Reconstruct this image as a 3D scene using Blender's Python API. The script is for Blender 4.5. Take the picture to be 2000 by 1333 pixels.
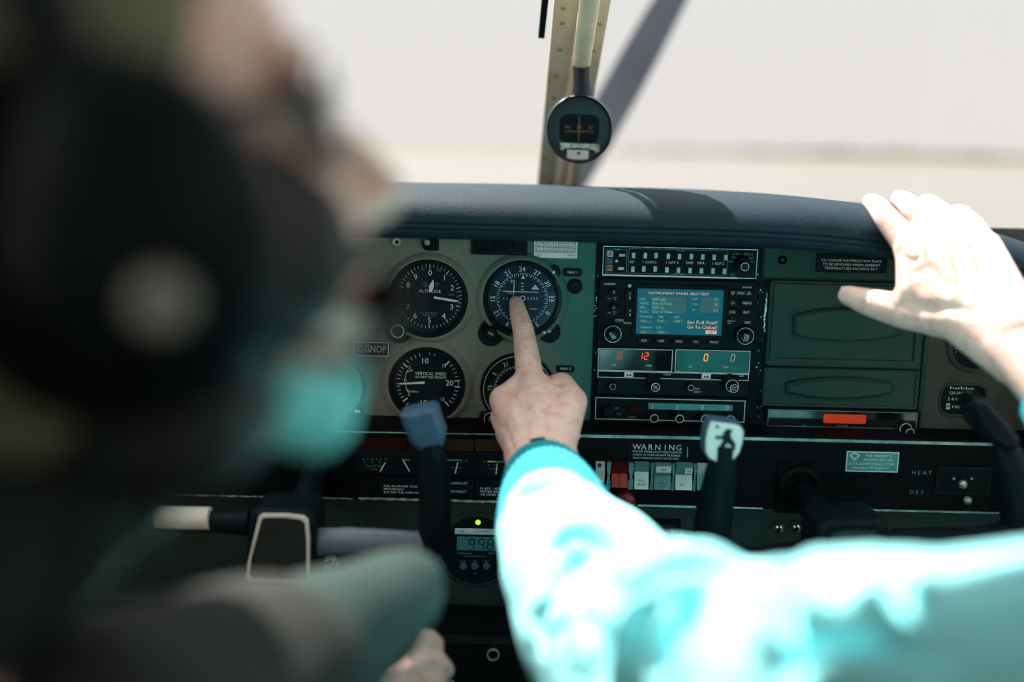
import bpy, bmesh, math, random
import numpy as np
from mathutils import Vector, Matrix, noise
random.seed(7)
for o in list(bpy.data.objects): bpy.data.objects.remove(o)
SC = bpy.context.scene
COL = SC.collection
PI = math.pi
R = math.radians

# ------------------------------------------------------------------ camera
F = 2111.0                       # focal length in pixels of a 2000 px wide frame
PITCH, ROLL = R(10.3), R(1.35)
EYE = Vector((0.0, -1.10, 1.05))
fwd = Vector((0, math.cos(PITCH), -math.sin(PITCH)))
right0 = Vector((1, 0, 0)); up0 = right0.cross(fwd)
rgt = right0 * math.cos(ROLL) + up0 * math.sin(ROLL)
upv = rgt.cross(fwd)
cam = bpy.data.cameras.new('camera'); camo = bpy.data.objects.new('camera', cam); COL.objects.link(camo)
camo.matrix_world = Matrix(((rgt.x, upv.x, -fwd.x, EYE.x), (rgt.y, upv.y, -fwd.y, EYE.y),
                            (rgt.z, upv.z, -fwd.z, EYE.z), (0, 0, 0, 1)))
cam.sensor_width = 36.0; cam.lens = F * 36.0 / 2000.0
cam.clip_start = 0.02; cam.clip_end = 4000
cam.dof.use_dof = True; cam.dof.focus_distance = 1.10; cam.dof.aperture_fstop = 1.5
SC.camera = camo

# ------------------------------------------------------------------ sky, sun, exposure
wd = bpy.data.worlds.new('sky'); SC.world = wd; wd.use_nodes = True
nt = wd.node_tree; nt.nodes.clear()
tc = nt.nodes.new('ShaderNodeTexCoord'); sp = nt.nodes.new('ShaderNodeSeparateXYZ')
rp = nt.nodes.new('ShaderNodeValToRGB'); bg = nt.nodes.new('ShaderNodeBackground'); ow = nt.nodes.new('ShaderNodeOutputWorld')
nt.links.new(tc.outputs['Generated'], sp.inputs[0]); nt.links.new(sp.outputs['Z'], rp.inputs[0])
rp.color_ramp.elements[0].position = 0.0; rp.color_ramp.elements[0].color = (0.80, 0.775, 0.75, 1)
rp.color_ramp.elements[1].position = 1.0; rp.color_ramp.elements[1].color = (2.2, 2.45, 2.45, 1)
e = rp.color_ramp.elements.new(0.16); e.color = (0.80, 0.785, 0.765, 1)
nt.links.new(rp.outputs[0], bg.inputs[0]); bg.inputs[1].default_value = 1.0
nt.links.new(bg.outputs[0], ow.inputs[0])
SUN_AZ, SUN_EL = R(-33), R(53.5)    # azimuth from the nose of the aircraft, to the left
sdir = Vector((math.sin(SUN_AZ) * math.cos(SUN_EL), math.cos(SUN_AZ) * math.cos(SUN_EL), math.sin(SUN_EL)))
sl = bpy.data.lights.new('sun', 'SUN'); so = bpy.data.objects.new('sun', sl); COL.objects.link(so)
sl.energy = 14.0; sl.color = (1.0, 0.93, 0.86); sl.angle = R(0.6)
so.rotation_euler = sdir.to_track_quat('Z', 'Y').to_euler(); so.location = (-2, 3, 6)
vs = SC.view_settings
vs.view_transform = 'Standard'; vs.look = 'None'; vs.gamma = 1.0; vs.use_curve_mapping = False
vs.exposure = 0.0

# ------------------------------------------------------------------ helpers: pixels to places
def ray(px, py):
    return fwd + rgt * ((px - 1000) / F) + upv * ((666.5 - py) / F)
def P(px, py, Y=0.0):            # the point of the plane y = Y seen at that pixel
    d = ray(px, py); return EYE + d * ((Y - EYE.y) / d.y)
def D(px, py, dep):              # the point at that depth from the camera
    return EYE + ray(px, py) * dep
def K(px, py, Y=0.0):            # metres per pixel there
    d = ray(px, py); return (Y - EYE.y) / d.y / F
def proj(v):
    w = Vector(v) - EYE; z = w.dot(fwd)
    return 1000 + F * w.dot(rgt) / z, 666.5 - F * w.dot(upv) / z
def RC(x0, y0, x1, y1, Y=0.0):   # pixel rectangle -> x0, x1, z0, z1 on the plane
    xm, ym = (x0 + x1) / 2, (y0 + y1) / 2
    return P(x0, ym, Y).x, P(x1, ym, Y).x, P(xm, y1, Y).z, P(xm, y0, Y).z

# ------------------------------------------------------------------ materials
def lin(c):
    c /= 255.0
    return c / 12.92 if c <= 0.04045 else ((c + 0.055) / 1.055) ** 2.4
def S(r, g, b, k=1.0): return (min(1, lin(r) * k), min(1, lin(g) * k), min(1, lin(b) * k))
MATS = {}
def mat(name, rgb, rough=0.5, metal=0.0, var=0.12, scale=60.0, bump=0.0, bscale=300.0, emit=None, estr=0.0, spec=0.5,
        rgb2=None, thr=(0.45, 0.6), sheen=0.0, sss=0.0, coat=0.0):
    m = bpy.data.materials.new(name); m.use_nodes = True
    t = m.node_tree; b = t.nodes['Principled BSDF']
    b.inputs['Roughness'].default_value = rough; b.inputs['Metallic'].default_value = metal
    b.inputs['Specular IOR Level'].default_value = spec
    if coat: b.inputs['Coat Weight'].default_value = coat; b.inputs['Coat Roughness'].default_value = 0.08
    co = t.nodes.new('ShaderNodeTexCoord')
    n = t.nodes.new('ShaderNodeTexNoise'); n.inputs['Scale'].default_value = scale; n.inputs['Detail'].default_value = 3
    t.links.new(co.outputs['Object'], n.inputs['Vector'])
    r = t.nodes.new('ShaderNodeValToRGB')
    c1 = [x * (1 - var) for x in rgb]; c2 = [min(1, x * (1 + var)) for x in rgb]
    if rgb2 is not None: c1, c2 = rgb, rgb2
    r.color_ramp.elements[0].position, r.color_ramp.elements[1].position = (0.35, 0.65) if rgb2 is None else thr
    r.color_ramp.elements[0].color = (*c1, 1); r.color_ramp.elements[1].color = (*c2, 1)
    t.links.new(n.outputs['Fac'], r.inputs[0]); t.links.new(r.outputs[0], b.inputs['Base Color'])
    if bump:
        n2 = t.nodes.new('ShaderNodeTexNoise'); n2.inputs['Scale'].default_value = bscale; n2.inputs['Detail'].default_value = 4
        t.links.new(co.outputs['Object'], n2.inputs['Vector'])
        bp = t.nodes.new('ShaderNodeBump'); bp.inputs['Strength'].default_value = bump; bp.inputs['Distance'].default_value = 0.001
        t.links.new(n2.outputs['Fac'], bp.inputs['Height']); t.links.new(bp.outputs[0], b.inputs['Normal'])
    if emit:
        b.inputs['Emission Color'].default_value = (*emit, 1); b.inputs['Emission Strength'].default_value = estr
    if sheen: b.inputs['Sheen Weight'].default_value = sheen
    if sss:
        b.inputs['Subsurface Weight'].default_value = sss
        b.inputs['Subsurface Radius'].default_value = (0.012, 0.004, 0.002); b.inputs['Subsurface Scale'].default_value = 0.5
    MATS[name] = m; return m
def glassmat(name, fac, tint=(1, 1, 1), rough=0.03, dust=0.0):
    m = bpy.data.materials.new(name); m.use_nodes = True; t = m.node_tree; t.nodes.clear()
    o = t.nodes.new('ShaderNodeOutputMaterial'); mx = t.nodes.new('ShaderNodeMixShader')
    tr = t.nodes.new('ShaderNodeBsdfTransparent'); tr.inputs[0].default_value = (*tint, 1)
    gl = t.nodes.new('ShaderNodeBsdfGlossy'); gl.inputs['Roughness'].default_value = rough
    mx.inputs[0].default_value = fac
    t.links.new(tr.outputs[0], mx.inputs[1]); t.links.new(gl.outputs[0], mx.inputs[2])
    last = mx
    if dust:
        co = t.nodes.new('ShaderNodeTexCoord'); n = t.nodes.new('ShaderNodeTexNoise'); n.inputs['Scale'].default_value = 90
        t.links.new(co.outputs['Object'], n.inputs['Vector'])
        r = t.nodes.new('ShaderNodeValToRGB'); r.color_ramp.elements[0].position = 0.72; r.color_ramp.elements[1].position = 0.78
        r.color_ramp.elements[1].color = (dust, dust, dust, 1)
        t.links.new(n.outputs['Fac'], r.inputs[0])
        df = t.nodes.new('ShaderNodeBsdfDiffuse'); df.inputs[0].default_value = (0.7, 0.7, 0.7, 1)
        m2 = t.nodes.new('ShaderNodeMixShader'); t.links.new(r.outputs[0], m2.inputs[0])
        t.links.new(mx.outputs[0], m2.inputs[1]); t.links.new(df.outputs[0], m2.inputs[2]); last = m2
    t.links.new(last.outputs[0], o.inputs[0]); MATS[name] = m; return m

mat('panel_grey', (0.27, 0.235, 0.195), 0.6, spec=0.3, var=0.1, scale=14, bump=0.25, bscale=900, rgb2=(0.165, 0.185, 0.15), thr=(0.42, 0.66))
mat('panel_green', (0.014, 0.062, 0.048), 0.55, spec=0.2, scale=12, bump=0.35, bscale=700, rgb2=(0.050, 0.066, 0.054), thr=(0.4, 0.66))
mat('panel_brown', (0.075, 0.074, 0.062), 0.6, spec=0.2, scale=30, bump=0.35, bscale=700, var=0.15)
mat('bezel_black', (0.003, 0.008, 0.010), 0.5, spec=0.12, var=0.3, scale=80, bump=0.15, bscale=600)
mat('radio_black', (0.002, 0.008, 0.011), 0.6, spec=0.12, var=0.3, scale=50, bump=0.12, bscale=900)
mat('face_black', (0.002, 0.008, 0.012), 0.5, spec=0.12, var=0.1)
mat('face_blue_reflection', (0.002, 0.014, 0.034), 0.45, spec=0.12, scale=22, rgb2=(0.006, 0.055, 0.13), thr=(0.4, 0.75))  # blue stands in for a reflection on the dial
mat('face_teal', (0.05, 0.30, 0.31), 0.4, var=0.2, scale=20)
mat('plastic_black', (0.003, 0.007, 0.009), 0.45, spec=0.12, var=0.2, bump=0.1, bscale=500)
mat('knob_black', (0.003, 0.006, 0.008), 0.4, spec=0.12, var=0.2)
mat('white_print', (0.80, 0.88, 0.86), 0.6, var=0.06)
mat('dim_print', (0.16, 0.33, 0.31), 0.6, var=0.15, scale=200)
mat('white_paint', (0.72, 0.76, 0.74), 0.5, var=0.05)
mat('orange_print', (0.9, 0.32, 0.08), 0.6, var=0.05)
mat('yellow_print', (0.75, 0.66, 0.22), 0.6, var=0.05)
mat('green_print', (0.05, 0.34, 0.19), 0.6, var=0.1)
mat('pale_button', (0.48, 0.66, 0.66), 0.45, var=0.15, scale=120)
mat('amber_button', (0.55, 0.22, 0.05), 0.45, var=0.1)
mat('blue_button', (0.01, 0.06, 0.16), 0.4, var=0.1)
mat('worn_silver', (0.45, 0.55, 0.52), 0.38, metal=0.7, var=0.5, scale=120)
mat('trim_metal', (0.30, 0.48, 0.45), 0.35, metal=0.6, var=0.35, scale=60, bump=0.2, bscale=300)
mat('chrome', (0.8, 0.8, 0.78), 0.18, metal=1.0, var=0.1)
mat('cream', (0.78, 0.70, 0.60), 0.5, var=0.08)
mat('paper', (0.86, 0.86, 0.82), 0.8, var=0.04)
mat('ink', (0.03, 0.04, 0.05), 0.8, var=0.1)
mat('vinyl_dark', (0.006, 0.020, 0.031), 0.7, spec=0.12, var=0.2, scale=40, bump=0.5, bscale=420, rgb2=(0.009, 0.025, 0.038), thr=(0.3, 0.7))
mat('lower_black', (0.001, 0.003, 0.004), 0.6, spec=0.12, var=0.3, scale=30, bump=0.1, bscale=500)
mat('kick_green', (0.008, 0.026, 0.022), 0.6, var=0.3, scale=20, bump=0.2, bscale=500)
mat('rubber_blue', (0.025, 0.09, 0.15), 0.55, var=0.12, scale=60, bump=0.25, bscale=700)
mat('yoke_black', (0.003, 0.008, 0.011), 0.45, spec=0.12, var=0.25, bump=0.2, bscale=500)
mat('yoke_badge', (0.30, 0.30, 0.26), 0.5)
mat('yoke_lit', (0.16, 0.19, 0.25), 0.35, var=0.1, bump=0.1)  # lit copy of the black yoke, the light put into its colour
mat('mirror_dark', (0.05, 0.06, 0.055), 0.12, metal=0.6, var=0.4, scale=14)
mat('red_plastic', (0.42, 0.018, 0.012), 0.4, var=0.1)
mat('red_dark', (0.16, 0.006, 0.006), 0.4, var=0.1)
mat('redbrown_lens', (0.022, 0.005, 0.003), 0.5, spec=0.1, var=0.3, scale=30)
mat('brown_lens', (0.035, 0.020, 0.009), 0.5, spec=0.1, var=0.3, scale=30)
mat('switch_teal', (0.10, 0.30, 0.30), 0.45, var=0.12, scale=90)
mat('switch_pale', (0.62, 0.74, 0.72), 0.45, var=0.06)
mat('led_red', (0.3, 0.02, 0.0), 0.5, emit=(1.0, 0.06, 0.01), estr=1.6)
mat('led_red_dim', (0.2, 0.02, 0.01), 0.5, emit=(1.0, 0.07, 0.02), estr=0.35)
mat('led_orange', (0.3, 0.1, 0.0), 0.5, emit=(1.0, 0.22, 0.03), estr=1.5)
mat('led_green', (0.2, 0.4, 0.0), 0.5, emit=(0.55, 1.0, 0.03), estr=1.0)
mat('led_glow', (0.2, 0.02, 0.0), 0.5, emit=(1.0, 0.05, 0.0), estr=0.32, var=0.3)
mat('lcd', (0.012, 0.11, 0.12), 0.4, emit=(0.01, 0.09, 0.10), estr=0.25, var=0.1)
mat('lcd_ink', (0.004, 0.012, 0.014), 0.5)
mat('screen', (0.004, 0.02, 0.03), 0.25, emit=(0.004, 0.105, 0.15), estr=0.8, var=0.1, spec=0.1)
mat('screen_dark', (0.004, 0.02, 0.03), 0.3, emit=(0.02, 0.09, 0.09), estr=0.6)
mat('screen_text', (0.1, 0.2, 0.2), 0.5, emit=(0.12, 0.36, 0.33), estr=0.9)
mat('screen_warm', (0.3, 0.2, 0.1), 0.5, emit=(0.82, 0.42, 0.26), estr=0.8)
mat('screen_amber', (0.3, 0.2, 0.1), 0.5, emit=(0.45, 0.33, 0.22), estr=0.7)
mat('display_glass', (0.004, 0.007, 0.008), 0.08, var=0.1, spec=0.8, coat=0.6)
mat('display_teal_reflection', (0.01, 0.17, 0.16), 0.3, var=0.35, scale=18, spec=0.2)  # teal reflection in the window put into the base colour
mat('skin', (0.82, 0.46, 0.38), 0.5, scale=90, bump=0.5, bscale=520, rgb2=(0.92, 0.60, 0.52), thr=(0.36, 0.50), sss=0.08)
mat('nail', (0.72, 0.47, 0.40), 0.3, var=0.04)
mat('cloth_cyan', (0.33, 0.86, 0.91), 0.9, var=0.03, scale=200, bump=0.25, bscale=1400)
mat('cloth_rib_shaded', (0.012, 0.33, 0.40), 0.9, var=0.05, scale=300, bump=0.35, bscale=1200)  # shade on the cuffs put into the colour, darker than the sleeve
mat('cloth_teal', (0.008, 0.030, 0.025), 0.9, var=0.1, scale=60, bump=0.3, bscale=900)
mat('cloth_olive', (0.008, 0.010, 0.0075), 0.9, var=0.2, scale=30, bump=0.3, bscale=700)
mat('cloth_navy', (0.01, 0.016, 0.022), 0.9, var=0.2, scale=50)
mat('cloth_collar', (0.30, 0.50, 0.42), 0.85, var=0.05, scale=100)
mat('beard_pale', (0.22, 0.72, 0.70), 0.9, var=0.15, scale=120, bump=0.6, bscale=300)
mat('hair_dark', (0.010, 0.012, 0.011), 0.6, var=0.4, scale=70, bump=0.6, bscale=260)
mat('hair_brown', (0.15, 0.145, 0.085), 0.7, var=0.4, scale=70, bump=0.6, bscale=260)
mat('seat_tan', (0.22, 0.22, 0.12), 0.75, var=0.15, scale=20, bump=0.3, bscale=300)
mat('seat_dark', (0.035, 0.035, 0.028), 0.8, var=0.15, scale=20)
mat('headliner', (0.80, 0.79, 0.74), 0.9, var=0.06, scale=30)
mat('cabin_wall', (0.56, 0.56, 0.52), 0.85, var=0.1, scale=20)
mat('cabin_floor', (0.02, 0.022, 0.022), 0.9, var=0.3, scale=60)
mat('post_beige', (0.86, 0.68, 0.46), 0.45, var=0.08, scale=30)
mat('rivet', (0.36, 0.29, 0.18), 0.45, var=0.1)
mat('compass_body', (0.008, 0.045, 0.055), 0.25, var=0.2, scale=20, coat=0.4)
mat('compass_rim', (0.006, 0.012, 0.022), 0.3)
mat('compass_ink', (0.16, 0.14, 0.05), 0.7)
mat('prop_grey', (0.10, 0.115, 0.15), 0.4, var=0.15, scale=6)
mat('cowl_white', (0.12, 0.12, 0.12), 0.4, var=0.05)
mat('tarmac', (0.112, 0.107, 0.101), 0.9, scale=0.05, var=0.05)
mat('field', (0.112, 0.103, 0.083), 1.0, scale=0.02, var=0.08)
mat('far_trees', (0.125, 0.112, 0.085), 1.0, scale=0.05, var=0.15)
def shade_shift(m, col, x0, x1):   # green cast of the darker shade put into the colour towards the radio stack
    t = m.node_tree; b = t.nodes['Principled BSDF']; src = b.inputs['Base Color'].links[0].from_socket
    g = t.nodes.new('ShaderNodeNewGeometry'); sx = t.nodes.new('ShaderNodeSeparateXYZ'); mr = t.nodes.new('ShaderNodeMapRange'); mx = t.nodes.new('ShaderNodeMix'); mx.data_type = 'RGBA'
    nz = t.nodes.new('ShaderNodeTexNoise'); nz.inputs['Scale'].default_value = 9; ad = t.nodes.new('ShaderNodeMath'); ad.operation = 'MULTIPLY_ADD'; ad.inputs[1].default_value = 0.12
    t.links.new(g.outputs['Position'], sx.inputs[0]); t.links.new(g.outputs['Position'], nz.inputs['Vector']); t.links.new(nz.outputs['Fac'], ad.inputs[0]); t.links.new(sx.outputs['X'], ad.inputs[2])
    mr.inputs['From Min'].default_value = x0 + 0.06; mr.inputs['From Max'].default_value = x1 + 0.06; t.links.new(ad.outputs[0], mr.inputs['Value'])
    t.links.new(mr.outputs[0], mx.inputs['Factor']); t.links.new(src, mx.inputs['A']); mx.inputs['B'].default_value = (*col, 1); t.links.new(mx.outputs['Result'], b.inputs['Base Color'])
shade_shift(MATS['panel_grey'], (0.028, 0.150, 0.118), -0.06, 0.06)
glassmat('pane', 0.025, dust=0.0)
glassmat('windshield', 0.003, rough=0.02)
glassmat('dial_glass', 0.005, rough=0.04)

# ------------------------------------------------------------------ helpers: meshes
class MB:
    def __init__(s): s.v = []; s.f = []
    def add(s, v, f):
        n = len(s.v); s.v += [tuple(x) for x in v]; s.f += [tuple(i + n for i in q) for q in f]; return s
    def prism(s, poly, yb, yf, ch=0.0):       # poly (x, z) counter-clockwise seen from -y; front at yf < yb
        n = len(poly); pts = [Vector((a, b)) for a, b in poly]
        if ch > 0:
            ins = []
            for i in range(n):
                a, b, c = pts[i - 1], pts[i], pts[(i + 1) % n]
                e1 = (b - a).normalized() if (b - a).length > 1e-9 else Vector((1, 0)); e2 = (c - b).normalized() if (c - b).length > 1e-9 else e1
                n1, n2 = Vector((-e1.y, e1.x)), Vector((-e2.y, e2.x)); m = n1 + n2
                m = m / max(0.35, m.length_squared) * 2 if m.length > 1e-6 else n1
                ins.append(b + m * ch)
            v = [(p.x, yb, p.y) for p in pts] + [(p.x, yf + ch, p.y) for p in pts] + [(p.x, yf, p.y) for p in ins]
            f = []
            for L in (0, 1):
                for i in range(n): j = (i + 1) % n; f.append((L * n + i, L * n + j, (L + 1) * n + j, (L + 1) * n + i))
            f.append(tuple(2 * n + i for i in range(n))); f.append(tuple(reversed(range(n))))
        else:
            v = [(p.x, yb, p.y) for p in pts] + [(p.x, yf, p.y) for p in pts]
            f = [(i, (i + 1) % n, n + (i + 1) % n, n + i) for i in range(n)]
            f.append(tuple(n + i for i in range(n))); f.append(tuple(reversed(range(n))))
        return s.add(v, f)
    def box(s, x0, x1, z0, z1, yb, yf, ch=0.0): return s.prism([(x0, z0), (x1, z0), (x1, z1), (x0, z1)], yb, yf, ch)
    def rbox(s, x0, x1, z0, z1, yb, yf, r, ch=0.0, n=4): return s.prism(rrect(x0, x1, z0, z1, r, n), yb, yf, ch)
    def cyl(s, c, r, yb, yf, ch=0.0, n=28): return s.prism([(c[0] + r * math.cos(2 * PI * i / n), c[1] + r * math.sin(2 * PI * i / n)) for i in range(n)], yb, yf, ch)
    def lathe(s, c, prof, n=40, closed=True):  # prof (radius, y) around an axis along y through (x, z)
        v = []; m = len(prof)
        for i in range(n):
            a = 2 * PI * i / n
            for r, y in prof: v.append((c[0] + r * math.cos(a), y, c[1] + r * math.sin(a)))
        f = []
        for i in range(n):
            j = (i + 1) % n
            for k in range(m - 1): f.append((i * m + k, i * m + k + 1, j * m + k + 1, j * m + k))
        return s.add(v, f)
    def ring(s, c, r0, r1, yb, yf, n=36): return s.lathe(c, [(r1, yb), (r1, yf), (r0, yf), (r0, yb), (r1, yb)], n)
    def frame(s, x0, x1, z0, z1, w, yb, yf):
        s.box(x0, x1, z0, z0 + w, yb, yf); s.box(x0, x1, z1 - w, z1, yb, yf)
        s.box(x0, x0 + w, z0 + w, z1 - w, yb, yf); s.box(x1 - w, x1, z0 + w, z1 - w, yb, yf); return s
    def tube(s, pts, rad, n=12, cap=True, flat=1.0, ref=None):
        pts = [Vector(p) for p in pts]; m = len(pts)
        if not hasattr(rad, '__len__'): rad = [rad] * m
        v = []; u = None
        for i in range(m):
            t = (pts[min(m - 1, i + 1)] - pts[max(0, i - 1)]).normalized()
            if u is None:
                u = Vector(ref) if ref else (Vector((0, 0, 1)) if abs(t.z) < 0.9 else Vector((1, 0, 0)))
            u = (u - t * u.dot(t)).normalized(); w = t.cross(u)
            for k in range(n):
                a = 2 * PI * k / n; v.append(pts[i] + (u * math.cos(a) + w * math.sin(a) * flat) * rad[i])
        f = [(i * n + k, i * n + (k + 1) % n, (i + 1) * n + (k + 1) % n, (i + 1) * n + k) for i in range(m - 1) for k in range(n)]
        if cap: f.append(tuple(reversed(range(n)))); f.append(tuple((m - 1) * n + k for k in range(n)))
        return s.add(v, f)
    def sphere(s, c, r, sc=(1, 1, 1), nu=16, nv=10, M=None):
        c = Vector(c); v = []
        def q(x): x = Vector((x[0] * sc[0] * r, x[1] * sc[1] * r, x[2] * sc[2] * r)); return c + (M @ x if M else x)
        v.append(q((0, 0, 1)))
        for i in range(1, nv):
            t = PI * i / nv
            for j in range(nu): a = 2 * PI * j / nu; v.append(q((math.sin(t) * math.cos(a), math.sin(t) * math.sin(a), math.cos(t))))
        v.append(q((0, 0, -1))); f = []
        for j in range(nu): f.append((0, 1 + j, 1 + (j + 1) % nu))
        for i in range(nv - 2):
            for j in range(nu): a = 1 + i * nu; f.append((a + j, a + nu + j, a + nu + (j + 1) % nu, a + (j + 1) % nu))
        L = len(v) - 1; a = 1 + (nv - 2) * nu
        for j in range(nu): f.append((L, a + (j + 1) % nu, a + j))
        return s.add(v, f)
    def bar(s, a, b, w0, w1, yb, yf):          # flat tapering bar in the panel plane between (x,z) points
        a, b = Vector(a), Vector(b); d = (b - a).normalized(); n = Vector((-d.y, d.x))
        q = [a - n * w0 / 2, b - n * w1 / 2, b + n * w1 / 2, a + n * w0 / 2]
        return s.prism([(p.x, p.y) for p in q], yb, yf)
    def quadbox(s, p8): return s.add(p8, [(0, 1, 2, 3), (7, 6, 5, 4), (0, 4, 5, 1), (1, 5, 6, 2), (2, 6, 7, 3), (3, 7, 4, 0)])
def rrect(x0, x1, z0, z1, r, n=4):
    r = min(r, (x1 - x0) / 2.01, (z1 - z0) / 2.01); p = []
    for cx, cz, a0 in ((x1 - r, z0 + r, -90), (x1 - r, z1 - r, 0), (x0 + r, z1 - r, 90), (x0 + r, z0 + r, 180)):
        for i in range(n + 1): a = R(a0 + 90 * i / n); p.append((cx + r * math.cos(a), cz + r * math.sin(a)))
    return p

TX = {}
def textgeo(st):
    if st not in TX:
        cu = bpy.data.curves.new('t', 'FONT'); cu.body = st; cu.resolution_u = 2; cu.size = 1.0
        ob = bpy.data.objects.new('t', cu); COL.objects.link(ob)
        dg = bpy.context.evaluated_depsgraph_get(); me = bpy.data.meshes.new_from_object(ob.evaluated_get(dg))
        v = [(p.co.x, p.co.y) for p in me.vertices]; f = [tuple(p.vertices) for p in me.polygons]
        bpy.data.objects.remove(ob); bpy.data.curves.remove(cu); bpy.data.meshes.remove(me)
        TX[st] = (v, f)
    return TX[st]
CAPH = 0.70
def text(mb, st, px, py, hpx, Y, rot=0.0, align='C', wide=None, track=1.0):
    """flat lettering with cap height hpx pixels, centred on a pixel, on the plane y = Y"""
    v, f = textgeo(st)
    if not v: return
    k = K(px, py, Y); s = hpx * k / CAPH; c = P(px, py, Y)
    x0, x1 = min(a for a, b in v), max(a for a, b in v)
    sx = s if wide is None else wide * k / max(1e-6, x1 - x0)
    off = {'C': (x0 + x1) / 2, 'L': x0, 'R': x1}[align]
    ca, sa = math.cos(R(rot)), math.sin(R(rot)); out = []
    for a, b in v:
        a = (a - off) * sx; b = (b - CAPH / 2) * s
        out.append((c.x + a * ca - b * sa, Y, c.z + a * sa + b * ca))
    mb.add(out, f)
SEG = {'0': 'abcdef', '1': 'bc', '2': 'abged', '8': 'abcdefg', '9': 'abcfg'}
def seven(mb, ch, px, py, hpx, Y):
    k = K(px, py, Y); c = P(px, py, Y); h = hpx * k; w = h * 0.5; t = h * 0.13; sk = 0.12
    def sg(ax, az, bx, bz):
        f = lambda x, z: (c.x + x * w + z * h * sk, c.z + z * h)
        a, b = Vector(f(ax, az)), Vector(f(bx, bz)); d = (b - a) * 0.08; mb.bar(a + d, b - d, t, t, Y + 0.0003, Y)
    q = {'a': (-.5, .5, .5, .5), 'b': (.5, .5, .5, 0), 'c': (.5, 0, .5, -.5), 'd': (.5, -.5, -.5, -.5), 'e': (-.5, -.5, -.5, 0), 'f': (-.5, 0, -.5, .5), 'g': (-.5, 0, .5, 0)}
    for x in SEG[ch]: sg(*q[x])

def finish(name, v, f, m, smooth=True, ang=35):
    me = bpy.data.meshes.new(name); me.from_pydata(v, [], f); me.validate()
    me.materials.append(MATS[m] if isinstance(m, str) else m)
    if smooth:
        me.polygons.foreach_set('use_smooth', [True] * len(me.polygons)); me.set_sharp_from_angle(angle=R(ang))
    me.update(); return me
class Thing:
    def __init__(s, name, label, cat, origin, group=None, kind=None):
        s.o = bpy.data.objects.new(name, None); COL.objects.link(s.o); s.org = Vector(origin); s.o.location = s.org
        s.o.empty_display_size = 0.02
        s.o['label'] = label
        if kind: s.o['kind'] = kind
        else: s.o['category'] = cat
        if group: s.o['group'] = group
    def part(s, name, mb, m, parent=None, label=None, smooth=True, ang=35):
        me = finish(name, [(a - s.org.x, b - s.org.y, c - s.org.z) for a, b, c in mb.v], mb.f, m, smooth, ang)
        o = bpy.data.objects.new(name, me); COL.objects.link(o); o.parent = parent or s.o
        if label: o['label'] = label
        return o
    def mesh(s, name, me, m, parent=None, label=None):   # a ready mesh in world coordinates
        me.name = name; me.transform(Matrix.Translation(-s.org)); me.materials.clear(); me.materials.append(MATS[m])
        o = bpy.data.objects.new(name, me); COL.objects.link(o); o.parent = parent or s.o
        if label: o['label'] = label
        return o
def single(name, mb, m, label, cat=None, kind=None, group=None, ang=35):
    n = len(mb.v); c = Vector((sum(a for a, b, d in mb.v) / n, sum(b for a, b, d in mb.v) / n, min(d for a, b, d in mb.v)))
    me = finish(name, [(a - c.x, b - c.y, d - c.z) for a, b, d in mb.v], mb.f, m, True, ang)
    o = bpy.data.objects.new(name, me); COL.objects.link(o); o.location = c; o['label'] = label
    if kind: o['kind'] = kind
    elif cat: o['category'] = cat
    if group: o['group'] = group
    return o
def C2(px, py, Y=0.0): p = P(px, py, Y); return (p.x, p.z)
def blob(prims, voxel, smooth=6):
    """one continuous skin around tapered capsules and ellipsoids"""
    mb = MB()
    for q in prims:
        if q[0] == 'e': mb.sphere(q[1], q[2], q[3], 20, 14, q[4] if len(q) > 4 else None)
        else:
            a, r0, b, r1 = Vector(q[0]), q[1], Vector(q[2]), q[3]; d = b - a; L = d.length
            n = max(2, int(L / (min(r0, r1) * 0.35)) + 1); n = min(n, 24)
            ax = d.normalized()
            # frustum tangent to the end spheres
            sn = max(-0.95, min(0.95, (r0 - r1) / max(L, 1e-6))); cs = math.sqrt(1 - sn * sn)
            mb.tube([a + ax * r0 * sn, b + ax * r1 * sn], [r0 * cs, r1 * cs], 18)
            mb.sphere(a, r0, nu=18, nv=12); mb.sphere(b, r1, nu=18, nv=12)
    me = bpy.data.meshes.new('b'); me.from_pydata(mb.v, [], mb.f); ob = bpy.data.objects.new('b', me); COL.objects.link(ob)
    rm = ob.modifiers.new('r', 'REMESH'); rm.mode = 'VOXEL'; rm.voxel_size = voxel; rm.use_smooth_shade = True
    if smooth: sm = ob.modifiers.new('s', 'SMOOTH'); sm.factor = 0.5; sm.iterations = smooth
    dg = bpy.context.evaluated_depsgraph_get(); out = bpy.data.meshes.new_from_object(ob.evaluated_get(dg))
    bpy.data.objects.remove(ob); bpy.data.meshes.remove(me)
    out.polygons.foreach_set('use_smooth', [True] * len(out.polygons)); return out

# ================================================================== the setting: cabin shell, ground
WSB, WST = Vector((0, 0.46, 0.955)), Vector((0, -0.295, 1.50))     # windshield from its foot to its top edge
def wsz(y): return WSB.z + (WSB.y - y) * (WST.z - WSB.z) / (WSB.y - WST.y)
def hit(px, py, off=0.0):        # where the pixel ray meets the windshield plane (off metres inside it)
    sl_ = (WST.z - WSB.z) / (WSB.y - WST.y); d = ray(px, py)
    t = (WSB.z + sl_ * (WSB.y - EYE.y) - off - EYE.z) / (d.z + sl_ * d.y); return EYE + d * t
HW = 0.57; YB = -1.95; ZF = 0.0; ZR = 1.50
def slab(name, x0, x1, y0, y1, z0, z1, m, label):
    mb = MB(); mb.quadbox([(x0, y0, z0), (x0, y1, z0), (x1, y1, z0), (x1, y0, z0), (x0, y0, z1), (x0, y1, z1), (x1, y1, z1), (x1, y0, z1)])
    return single(name, mb, m, label, kind='structure')
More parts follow.
